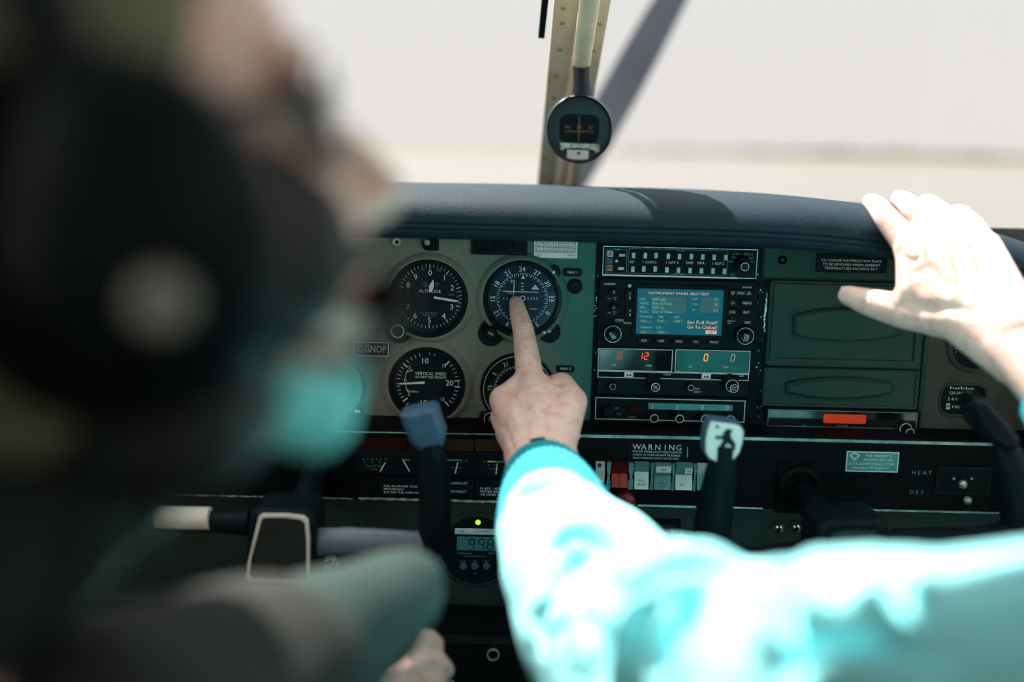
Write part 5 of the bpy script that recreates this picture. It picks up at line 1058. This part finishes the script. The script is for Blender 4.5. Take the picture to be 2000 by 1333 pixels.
# ------------------------------------------------------------------ right-seat person
pa = Thing('person', 'person in a cyan and white sweatshirt pointing at a dial, right hand on the glareshield', 'person', (0.34, -0.66, 0.27))
W1 = P(1052, 884, -0.165); EL1 = D(1300, 1345, 0.655); SH1 = D(1840, 1450, 0.47)
idx = [P(1036, 742, -0.076), P(1022, 645, -0.044), P(1013, 612, -0.027), P(1008, 592, -0.0155)]
mid = [P(985, 782, -0.084), P(985, 778, -0.042), P(1004, 805, -0.030), P(1024, 822, -0.046)]
rng = [P(984, 815, -0.080), P(984, 812, -0.046), P(1006, 832, -0.034), P(1026, 842, -0.050)]
pin = [P(990, 846, -0.086), P(994, 842, -0.060), P(1016, 852, -0.050), P(1034, 856, -0.062)]
thb = [P(1092, 850, -0.140), P(1117, 785, -0.104), P(1097, 753, -0.074), P(1068, 756, -0.060)]
pr_ = []
pr_ += chain(idx, [0.0140, 0.0108, 0.0092, 0.0076]) + chain(mid, [0.0140, 0.0112, 0.0095, 0.0080]) + chain(rng, [0.0130, 0.0105, 0.0090, 0.0076]) + chain(pin, [0.0118, 0.0092, 0.0080, 0.0068])
pr_ += chain(thb, [0.0180, 0.0145, 0.0128, 0.0098])
pr_ += [(P(1125, 852, -0.085), 0.0052, P(1100, 848, -0.095), 0.008)]
wl, wr = P(1032, 888, -0.163), P(1078, 880, -0.163)
for m_, a, r0, r1 in ((idx[0], wr, 0.021, 0.0150), (mid[0], W1, 0.021, 0.0150), (rng[0], wl, 0.020, 0.0135), (pin[0], wl, 0.019, 0.012), (thb[1], wr, 0.021, 0.0150), (P(1085, 800, -0.105), W1, 0.022, 0.0170), (P(1070, 772, -0.088), W1, 0.022, 0.0145)): pr_.append((a, r0, m_, r1))
pr_ += [(idx[0], 0.0138, P(1078, 785, -0.095), 0.0165), (mid[0], 0.0135, idx[0], 0.0140), (P(1030, 800, -0.105), 0.0190, P(1080, 830, -0.125), 0.0190)]
FM = D(1084, 1015, 0.872)
pr_ += [(wl, 0.0225, FM, 0.028), (wr, 0.0225, FM, 0.028), (FM, 0.030, EL1, 0.036), (EL1, 0.040, SH1, 0.050)]
# right hand on the glareshield
W2 = P(1985, 672, -0.235); EL2 = Vector((0.495, -0.46, 0.76)); SH2 = Vector((0.47, -0.68, 0.83))
gz = lambda px: 0
i2 = [P(1782, 486, -0.133), P(1733, 428, -0.105), P(1712, 402, -0.062), P(1700, 394, -0.032)]
m2 = [P(1832, 466, -0.126), P(1788, 414, -0.098), P(1766, 394, -0.060), P(1756, 388, -0.028)]
r2 = [P(1882, 464, -0.122), P(1838, 418, -0.096), P(1818, 400, -0.060), P(1808, 394, -0.030)]
p2 = [P(1926, 482, -0.116), P(1902, 440, -0.096), P(1880, 418, -0.068), P(1868, 412, -0.045)]
t2 = [P(1872, 622, -0.190), P(1762, 608, -0.150), P(1694, 590, -0.126), P(1656, 577, -0.115)]
pr_ += chain(i2, [0.0140, 0.0112, 0.0096, 0.0082]) + chain(m2, [0.0142, 0.0114, 0.0098, 0.0084]) + chain(r2, [0.0135, 0.0106, 0.0092, 0.0080]) + chain(p2, [0.0122, 0.0094, 0.0082, 0.0070]) + chain(t2, [0.0200, 0.0155, 0.0125, 0.0092])
w2a, w2b = W2 + Vector((0, 0, 0.010)), W2 + Vector((0.002, 0, -0.012))
for m_, a, r1 in ((i2[0], w2b, 0.0165), (m2[0], W2, 0.0165), (r2[0], w2a, 0.0155), (p2[0], w2a, 0.0140), (t2[0], w2b, 0.0205), (P(1800, 560, -0.158), w2b, 0.0185), (P(1860, 530, -0.155), W2, 0.0180)): pr_.append((a, 0.023, m_, r1))
pr_ += [(i2[0], 0.0145, P(1790, 570, -0.158), 0.017), (P(1790, 570, -0.158), 0.017, t2[1], 0.0150), (i2[0], 0.0140, m2[0], 0.0142), (m2[0], 0.0142, r2[0], 0.0136), (r2[0], 0.0132, p2[0], 0.0122), (P(1800, 540, -0.153), 0.0175, P(1900, 540, -0.150), 0.0170)]
pr_ += [(W2, 0.0255, EL2, 0.040), (EL2, 0.042, SH2, 0.050)]
NK = Vector((0.36, -0.70, 0.90)); HA = Vector((0.375, -0.665, 1.075)); MA = Matrix.Rotation(R(12), 3, 'Z')
pr_ += [(SH1, 0.052, NK, 0.06), (SH2, 0.052, NK, 0.06), (NK, 0.058, HA + Vector((0, -0.02, -0.10)), 0.055), (NK + Vector((0, 0, -0.08)), 0.12, Vector((0.35, -0.72, 0.45)), 0.13)] + head_prims(HA, MA)
body = blob(pr_, 0.0022, 5)
crease(body, [([(1002, 637), (1022, 634), (1042, 638)], 1.6, 0.0011), ([(1000, 643), (1022, 641), (1044, 646)], 1.6, 0.0011), ([(1003, 650), (1022, 648), (1043, 652)], 1.5, 0.0008), ([(1004, 609), (1016, 607), (1030, 612)], 1.4, 0.0007),
              ([(1072, 738), (1080, 748), (1092, 752)], 3.0, 0.0030), ([(1000, 760), (1015, 800), (1030, 850)], 6, 0.0012), ([(1055, 770), (1062, 810), (1066, 850)], 7, 0.0012), ([(985, 830), (998, 862), (1008, 890)], 4, 0.0012),
              ([(1690, 572), (1702, 590), (1704, 608)], 2.5, 0.0010), ([(1745, 590), (1752, 608), (1752, 628)], 3, 0.0010), ([(1806, 470), (1822, 520), (1850, 570)], 8, 0.0050), ([(1857, 462), (1870, 520), (1890, 580)], 8, 0.0050), ([(1905, 470), (1915, 530), (1930, 590)], 7, 0.0042), ([(1790, 606), (1850, 600), (1905, 612)], 10, 0.0022), ([(1760, 500), (1785, 512), (1800, 505)], 5, 0.002), ([(1815, 488), (1835, 498), (1852, 488)], 5, 0.002), ([(1868, 486), (1886, 494), (1900, 486)], 5, 0.002)])
pa.mesh('body', body, 'skin', label='bare hands and skin')
pa.mesh('hair', blob(hair_prims(HA, MA), 0.005, 6), 'hair_brown'); face_parts(pa, HA, MA)
nail(pa, P(1000.0, 592, -0.0195), (-0.75, -0.62, 0.25), idx[3] - idx[2], 0.012, 0.0105)
nail(pa, P(1656, 574.5, -0.1245), (-0.25, -1.0, 0.22), t2[3] - t2[2], 0.0150, 0.0125)
# sweatshirt
CU0, CU1 = P(1062, 928, -0.186), D(1090, 1036, 0.862)
sw = []
sw += [(D(1090, 1044, 0.850), 0.0490, D(1126, 1110, 0.80), 0.057), (D(1126, 1110, 0.80), 0.057, D(1220, 1250, 0.715), 0.068), (D(1220, 1250, 0.715), 0.068, D(1300, 1345, 0.655), 0.066)]
sw += [(D(1398, 1352, 0.59), 0.074, D(1510, 1400, 0.55), 0.064), (D(1510, 1400, 0.55), 0.064, D(1690, 1405, 0.49), 0.076), (D(1690, 1405, 0.49), 0.076, D(1880, 1440, 0.46), 0.076), (D(1395, 1350, 0.60), 0.070, EL1, 0.062)]
sw += [(D(1880, 1440, 0.46), 0.076, NK + Vector((0, 0, -0.055)), 0.075), (SH2 + Vector((0, 0, -.02)), 0.078, NK + Vector((0, 0, -0.055)), 0.075), (NK + Vector((0, 0, -0.10)), 0.150, Vector((0.35, -0.70, 0.42)), 0.165), (NK + Vector((0.09, 0, -0.12)), 0.12, Vector((0.41, -0.70, 0.42)), 0.14)]
sw += [(SH2, 0.070, EL2, 0.062), (EL2, 0.062, W2 + (EL2 - W2) * 0.36, 0.046)]
swm = blob(sw, 0.0035, 7)
wrinkle(swm, 0.0035, 15.0)
crease(swm, [([(1450, 1114), (1370, 1114), (1300, 1132), (1235, 1178), (1185, 1243), (1158, 1340)], 18, 0.030),
             ([(1078, 1078), (1120, 1056), (1160, 1062), (1208, 1080)], 11, 0.016), ([(1085, 1150), (1110, 1120), (1140, 1098), (1175, 1095)], 9, 0.006),
             ([(1060, 1270), (1055, 1215), (1080, 1155)], 12, 0.007), ([(1095, 1250), (1115, 1205)], 11, 0.006), ([(1165, 1005), (1230, 1040), (1300, 1078)], 11, 0.012),
             ([(985, 1010), (1020, 965), (1080, 945), (1140, 950)], 9, 0.009), ([(1245, 1290), (1275, 1230), (1300, 1190)], 14, 0.012), ([(1280, 1310), (1330, 1240), (1370, 1200)], 14, 0.011),
             ([(1120, 1020), (1160, 1015), (1200, 1025)], 9, 0.005), ([(1555, 1290), (1540, 1220), (1545, 1160), (1560, 1110)], 20, 0.015), ([(1480, 1135), (1520, 1140), (1560, 1125)], 18, 0.010), ([(1740, 1120), (1760, 1180), (1800, 1220)], 22, 0.012), ([(1530, 1330), (1580, 1265), (1700, 1245), (1830, 1285)], 26, 0.014)])
pa.mesh('sweatshirt', swm, 'cloth_cyan', label='pale cyan sweatshirt')
def ribbed(path, rad, ribs=46, n=92, amp=0.0007):
    path = [Vector(p) for p in path]; v = []; u = None
    for i, p in enumerate(path):
        t = (path[min(len(path) - 1, i + 1)] - path[max(0, i - 1)]).normalized(); u = Vector((1, 0, 0)) if u is None else u; u = (u - t * u.dot(t)).normalized(); w = t.cross(u)
        for k_ in range(n): a = 2 * PI * k_ / n; r = rad[i] + amp * math.cos(a * ribs); v.append(p + (u * math.cos(a) + w * math.sin(a)) * r)
    f = [(i * n + k_, i * n + (k_ + 1) % n, (i + 1) * n + (k_ + 1) % n, (i + 1) * n + k_) for i in range(len(path) - 1) for k_ in range(n)]
    m_ = MB(); m_.add(v, f); return m_
d1 = CU1 - CU0
pa.part('cuff', ribbed([CU0 + d1 * 0.02, CU0, CU0 + d1 * .3, CU0 + d1 * .65, CU0 + d1 * 1.0, CU0 + d1 * 1.2], [0.0300, 0.0345, 0.0400, 0.0450, 0.0495, 0.0450]), 'cloth_rib_shaded', label='ribbed cyan cuff of the pointing arm')
c2a, c2b = W2 + (EL2 - W2) * 0.20, W2 + (EL2 - W2) * 0.42
d2 = c2b - c2a
pa.part('cuff', ribbed([c2a + d2 * .02, c2a, c2a + d2 * .4, c2b, c2b + d2 * .2], [0.030, 0.034, 0.040, 0.046, 0.044]), 'cloth_rib_shaded')
pa.part('neckband', ribbed([NK + Vector((0, 0.008, 0.035)), NK + Vector((0, 0.004, 0.02)), NK + Vector((0, 0, -.01))], [0.062, 0.068, 0.080]), 'cloth_rib_shaded')
def legs(T, xc, name, m):
    pr = []
    for sx in (-1, 1): pr += [(Vector((xc + sx * .08, -0.68, 0.36)), 0.085, Vector((xc + sx * .10, -0.26, 0.42)), 0.062), (Vector((xc + sx * .10, -0.26, 0.42)), 0.060, Vector((xc + sx * .10, -0.12, 0.07)), 0.045), (Vector((xc + sx * .10, -0.12, 0.045)), 0.042, Vector((xc + sx * .10, -0.02, 0.04)), 0.036)]
    pr += [(Vector((xc - .09, -0.70, 0.37)), 0.095, Vector((xc + .09, -0.70, 0.37)), 0.095)]
    T.mesh(name, blob(pr, 0.008, 4), m)
legs(pa, 0.35, 'trousers', 'cloth_navy')
wt = Thing('wrist_band', 'black wrist band between the pointing hand and the cyan cuff', 'wrist band', CU0)
q0 = CU0 - (CU1 - CU0).normalized() * 0.010; dd = (CU1 - W1).normalized()
wt.part('strap', ribbed([q0 - dd * .004, q0 - dd * .003, q0 + dd * .006, q0 + dd * .010], [0.0285, 0.0318, 0.0330, 0.0310], 8, 48, 0.0), 'plastic_black')

# ------------------------------------------------------------------ pilot on the left
pb = Thing('person', 'person in the left seat wearing a black headset, seen close and out of focus', 'person', (-0.32, -0.66, 0.27))
HB = Vector((-0.158, -0.690, 1.034)); MBm = Matrix.Rotation(R(-66), 3, 'Z') @ Matrix.Rotation(R(13), 3, 'X')
NB = Vector((-0.265, -0.775, 0.860)); SR = Vector((-0.165, -0.745, 0.805)); SLf = Vector((-0.46, -0.76, 0.760))
ELr = D(795, 1150, 0.66); WRr = D(640, 1375, 0.80); ELl = Vector((-0.49, -0.55, 0.56)); WRl = Vector((-0.42, -0.33, 0.50))
hd = [D(743, 1300, 0.845), D(803, 1262, 0.875), D(834, 1252, 0.885), D(850, 1260, 0.89)]
h2 = [D(713, 1295, 0.835), D(733, 1250, 0.86), D(750, 1232, 0.875), D(760, 1232, 0.885)]
h3 = [D(763, 1320, 0.845), D(823, 1298, 0.87), D(858, 1300, 0.88), D(870, 1310, 0.885)]
h4 = [D(768, 1350, 0.84), D(823, 1336, 0.86), D(853, 1340, 0.868), D(863, 1350, 0.872)]
pr_ = head_prims(HB, MBm)[:-1] + [(NB, 0.056, HB + MBm @ Vector((0, -0.035, -0.06)), 0.054), (SR, 0.055, NB, 0.06), (SLf, 0.055, NB, 0.06), (NB + Vector((0, 0, -.10)), 0.12, Vector((-0.31, -0.76, 0.42)), 0.13), (SR, 0.040, ELr, 0.022), (ELr, 0.022, WRr, 0.020), (SLf, 0.046, ELl, 0.038), (ELl, 0.036, WRl, 0.026)]
for h_, r in ((hd, 0.0105), (h2, 0.0120), (h3, 0.0100), (h4, 0.0088)): pr_ += chain(h_, [r * 1.35, r * 1.08, r * .95, r * .8]) + [(WRr, 0.025, h_[0], r * 1.4)]
for i in range(4): q = WRl + Vector((-0.03 + i * .02, 0.07, 0.0)); pr_ += [(WRl, 0.022, q, 0.0135), (q, 0.0125, q + Vector((0, .03, -.012)), 0.010), (q + Vector((0, .03, -.012)), 0.010, q + Vector((0, .03, -.04)), 0.008)]
pr_ += [(WRl, 0.02, WRl + Vector((.04, .04, 0)), 0.012), (WRl + Vector((.04, .04, 0)), 0.012, WRl + Vector((.05, .07, -.01)), 0.009)]
pb.mesh('body', blob(pr_, 0.0035, 4), 'skin', label='face and bare hands'); face_parts(pb, HB, MBm)
wB = lambda x, y, z: HB + MBm @ Vector((x, y, z)); eB = lambda x, y, z, r, sc: ('e', wB(x, y, z), r, sc, MBm)
pb.mesh('hair', blob(hair_prims(HB, MBm) + [eB(s_ * 0.058, -0.045, -0.015, 0.050, (0.62, 0.95, 1.4)) for s_ in (-1, 1)], 0.005, 6), 'hair_brown')
pb.mesh('sideburns', blob([eB(0.048, 0.022, -0.040, 0.040, (0.65, 0.9, 1.2)), eB(-0.048, 0.022, -0.040, 0.040, (0.65, 0.9, 1.2)), (wB(-.026, .083, -.048), 0.009, wB(.026, .083, -.048), 0.009), eB(0.040, 0.052, -0.034, 0.034, (0.9, 0.9, 1.1)), eB(-0.040, 0.052, -0.034, 0.034, (0.9, 0.9, 1.1)), eB(0.045, 0.0, -0.085, 0.040, (0.8, 1.0, 0.8)), eB(0.070, 0.02, -0.01, 0.03, (0.5, 0.8, 1.4)), eB(-0.070, 0.02, -0.01, 0.03, (0.5, 0.8, 1.4))], 0.004, 5), 'hair_dark')
pb.mesh('beard', blob([eB(0, 0.054, -0.096, 0.034, (1.05, 0.85, 0.80)), eB(0.030, 0.036, -0.088, 0.027, (0.8, 0.9, 0.9)), eB(-0.030, 0.036, -0.088, 0.027, (0.8, 0.9, 0.9)), eB(0, 0.056, -0.110, 0.024, (1.0, 0.9, 0.9))], 0.004, 5), 'beard_pale')
jc = blob([(wB(0, -0.060, -0.075), 0.066, NB + Vector((-0.01, 0, -0.03)), 0.082), (wB(0, -0.03, -0.10), 0.042, NB + Vector((0.02, 0, 0)), 0.055)], 0.005, 6)
wrinkle(jc, 0.006, 14.0, 9.0); pb.mesh('jacket_collar', jc, 'cloth_olive', label='dark raised collar')
vest = blob([(NB + Vector((-.03, -.01, -.09)), 0.135, Vector((-0.31, -0.76, 0.42)), 0.155), (SR + Vector((-.01, 0, -.01)), 0.070, NB + Vector((0, 0, -.06)), 0.08), (SLf, 0.070, NB + Vector((0, 0, -.06)), 0.08), (SR, 0.068, SR.lerp(ELr, .45), 0.054)], 0.006, 6)
wrinkle(vest, 0.008, 12.0, 3.0); pb.mesh('vest', vest, 'cloth_olive', label='dark olive vest')
slv = blob([(SR.lerp(ELr, .25), 0.056, ELr, 0.026), (ELr, 0.026, ELr.lerp(WRr, .90), 0.023), (SLf, 0.06, ELl, 0.055), (ELl, 0.055, ELl.lerp(WRl, .85), 0.04)], 0.005, 6)
wrinkle(slv, 0.008, 14.0, 5.0); pb.mesh('sleeves', slv, 'cloth_teal', label='grey-green shirt sleeves')
col = blob([(D(290, 968, 0.44), 0.012, D(280, 1000, 0.43), 0.011), (D(280, 1000, 0.43), 0.009, NB + Vector((0.05, 0.03, -0.04)), 0.008)], 0.003, 4)
pb.mesh('collar', col, 'cloth_collar', label='pale green collar')
legs(pb, -0.32, 'trousers', 'cloth_navy')
hs = Thing('headset', 'black aviation headset with large ear cups on the left person', 'headset', wB(0, 0, -0.05))
mb = MB(); mb.tube([wB(0.100 * math.sin(R(a)) * 1.0, -0.005, 0.012 + 0.128 * math.cos(R(a))) for a in range(-95, 96, 10)], 0.013, 12, ref=(0, 1, 0), flat=0.7); hs.part('headband', mb, 'plastic_black')
for sx in (-1, 1):
    m_ = blob([('e', wB(sx * 0.102, 0.008, -0.016), 0.050, (0.62, 0.82, 1.10), MBm)], 0.004, 3); o = hs.mesh('ear_cup', m_, 'plastic_black')
    mb = MB(); n = 30; mb.tube([wB(sx * 0.082, -0.008 + 0.038 * math.cos(2 * PI * i / n), -0.015 + 0.048 * math.sin(2 * PI * i / n)) for i in range(n + 1)], 0.012, 10); hs.part('ear_cushion', mb, 'lower_black', o)
mb = MB(); mb.tube([wB(0.118, 0.02, -0.045), wB(0.110, 0.06, -0.070), wB(0.082, 0.070, -0.072), wB(0.040, 0.090, -0.070)], 0.004, 10); bo = hs.part('microphone_boom', mb, 'plastic_black'); mb = MB(); mb.sphere(wB(0.032, 0.092, -0.070), 0.013, (1.2, .8, 1), M=MBm); hs.part('microphone', mb, 'lower_black', bo)
cup = wB(0.104, -0.008, -0.015); nd = (D(290, 718, 0.255) - cup)
mb = MB(); mb.sphere(wB(0.132, 0.002, -0.030), 0.0080, (0.5, 1, 1), 16, 10, MBm); hs.part('cup_badge', mb, 'yoke_badge', label='round pale badge')
mb = MB(); mb.tube([wB(0.115, -0.02, -0.065), wB(0.10, -0.05, -0.12), Vector((-0.20, -0.80, 0.80)), Vector((-0.22, -0.66, 0.66)), Vector((-0.22, -0.62, 0.60))], 0.003, 8); hs.part('cable', mb, 'plastic_black')
sg = Thing('sunglasses', 'dark sunglasses on the face of the left person', 'sunglasses', wB(0, 0.08, 0.0))
for sx in (-1, 1):
    m_ = MB(); n = 20; v = [wB(sx * 0.034 + 0.027 * math.cos(2 * PI * i / n), 0.092 - 9.0 * (abs(0.034 + sx * 0.027 * math.cos(2 * PI * i / n)) - .02) ** 2, 0.006 + 0.021 * math.sin(2 * PI * i / n)) for i in range(n)]; b_ = [p + MBm @ Vector((0, -0.003, 0)) for p in v]
    m_.add(v + b_, [tuple(range(n)), tuple(reversed(range(n, 2 * n)))] + [(i, (i + 1) % n, n + (i + 1) % n, n + i) for i in range(n)]); sg.part('lens', m_, 'display_glass')
    m_ = MB(); m_.tube([wB(sx * 0.060, 0.080, 0.016), wB(sx * 0.080, 0.045, 0.016), wB(sx * 0.088, -0.005, 0.012)], 0.0025, 8); sg.part('temple', m_, 'plastic_black')
m_ = MB(); m_.tube([wB(-0.010, 0.094, 0.014), wB(0.010, 0.094, 0.014)], 0.0025, 8); sg.part('bridge', m_, 'plastic_black')
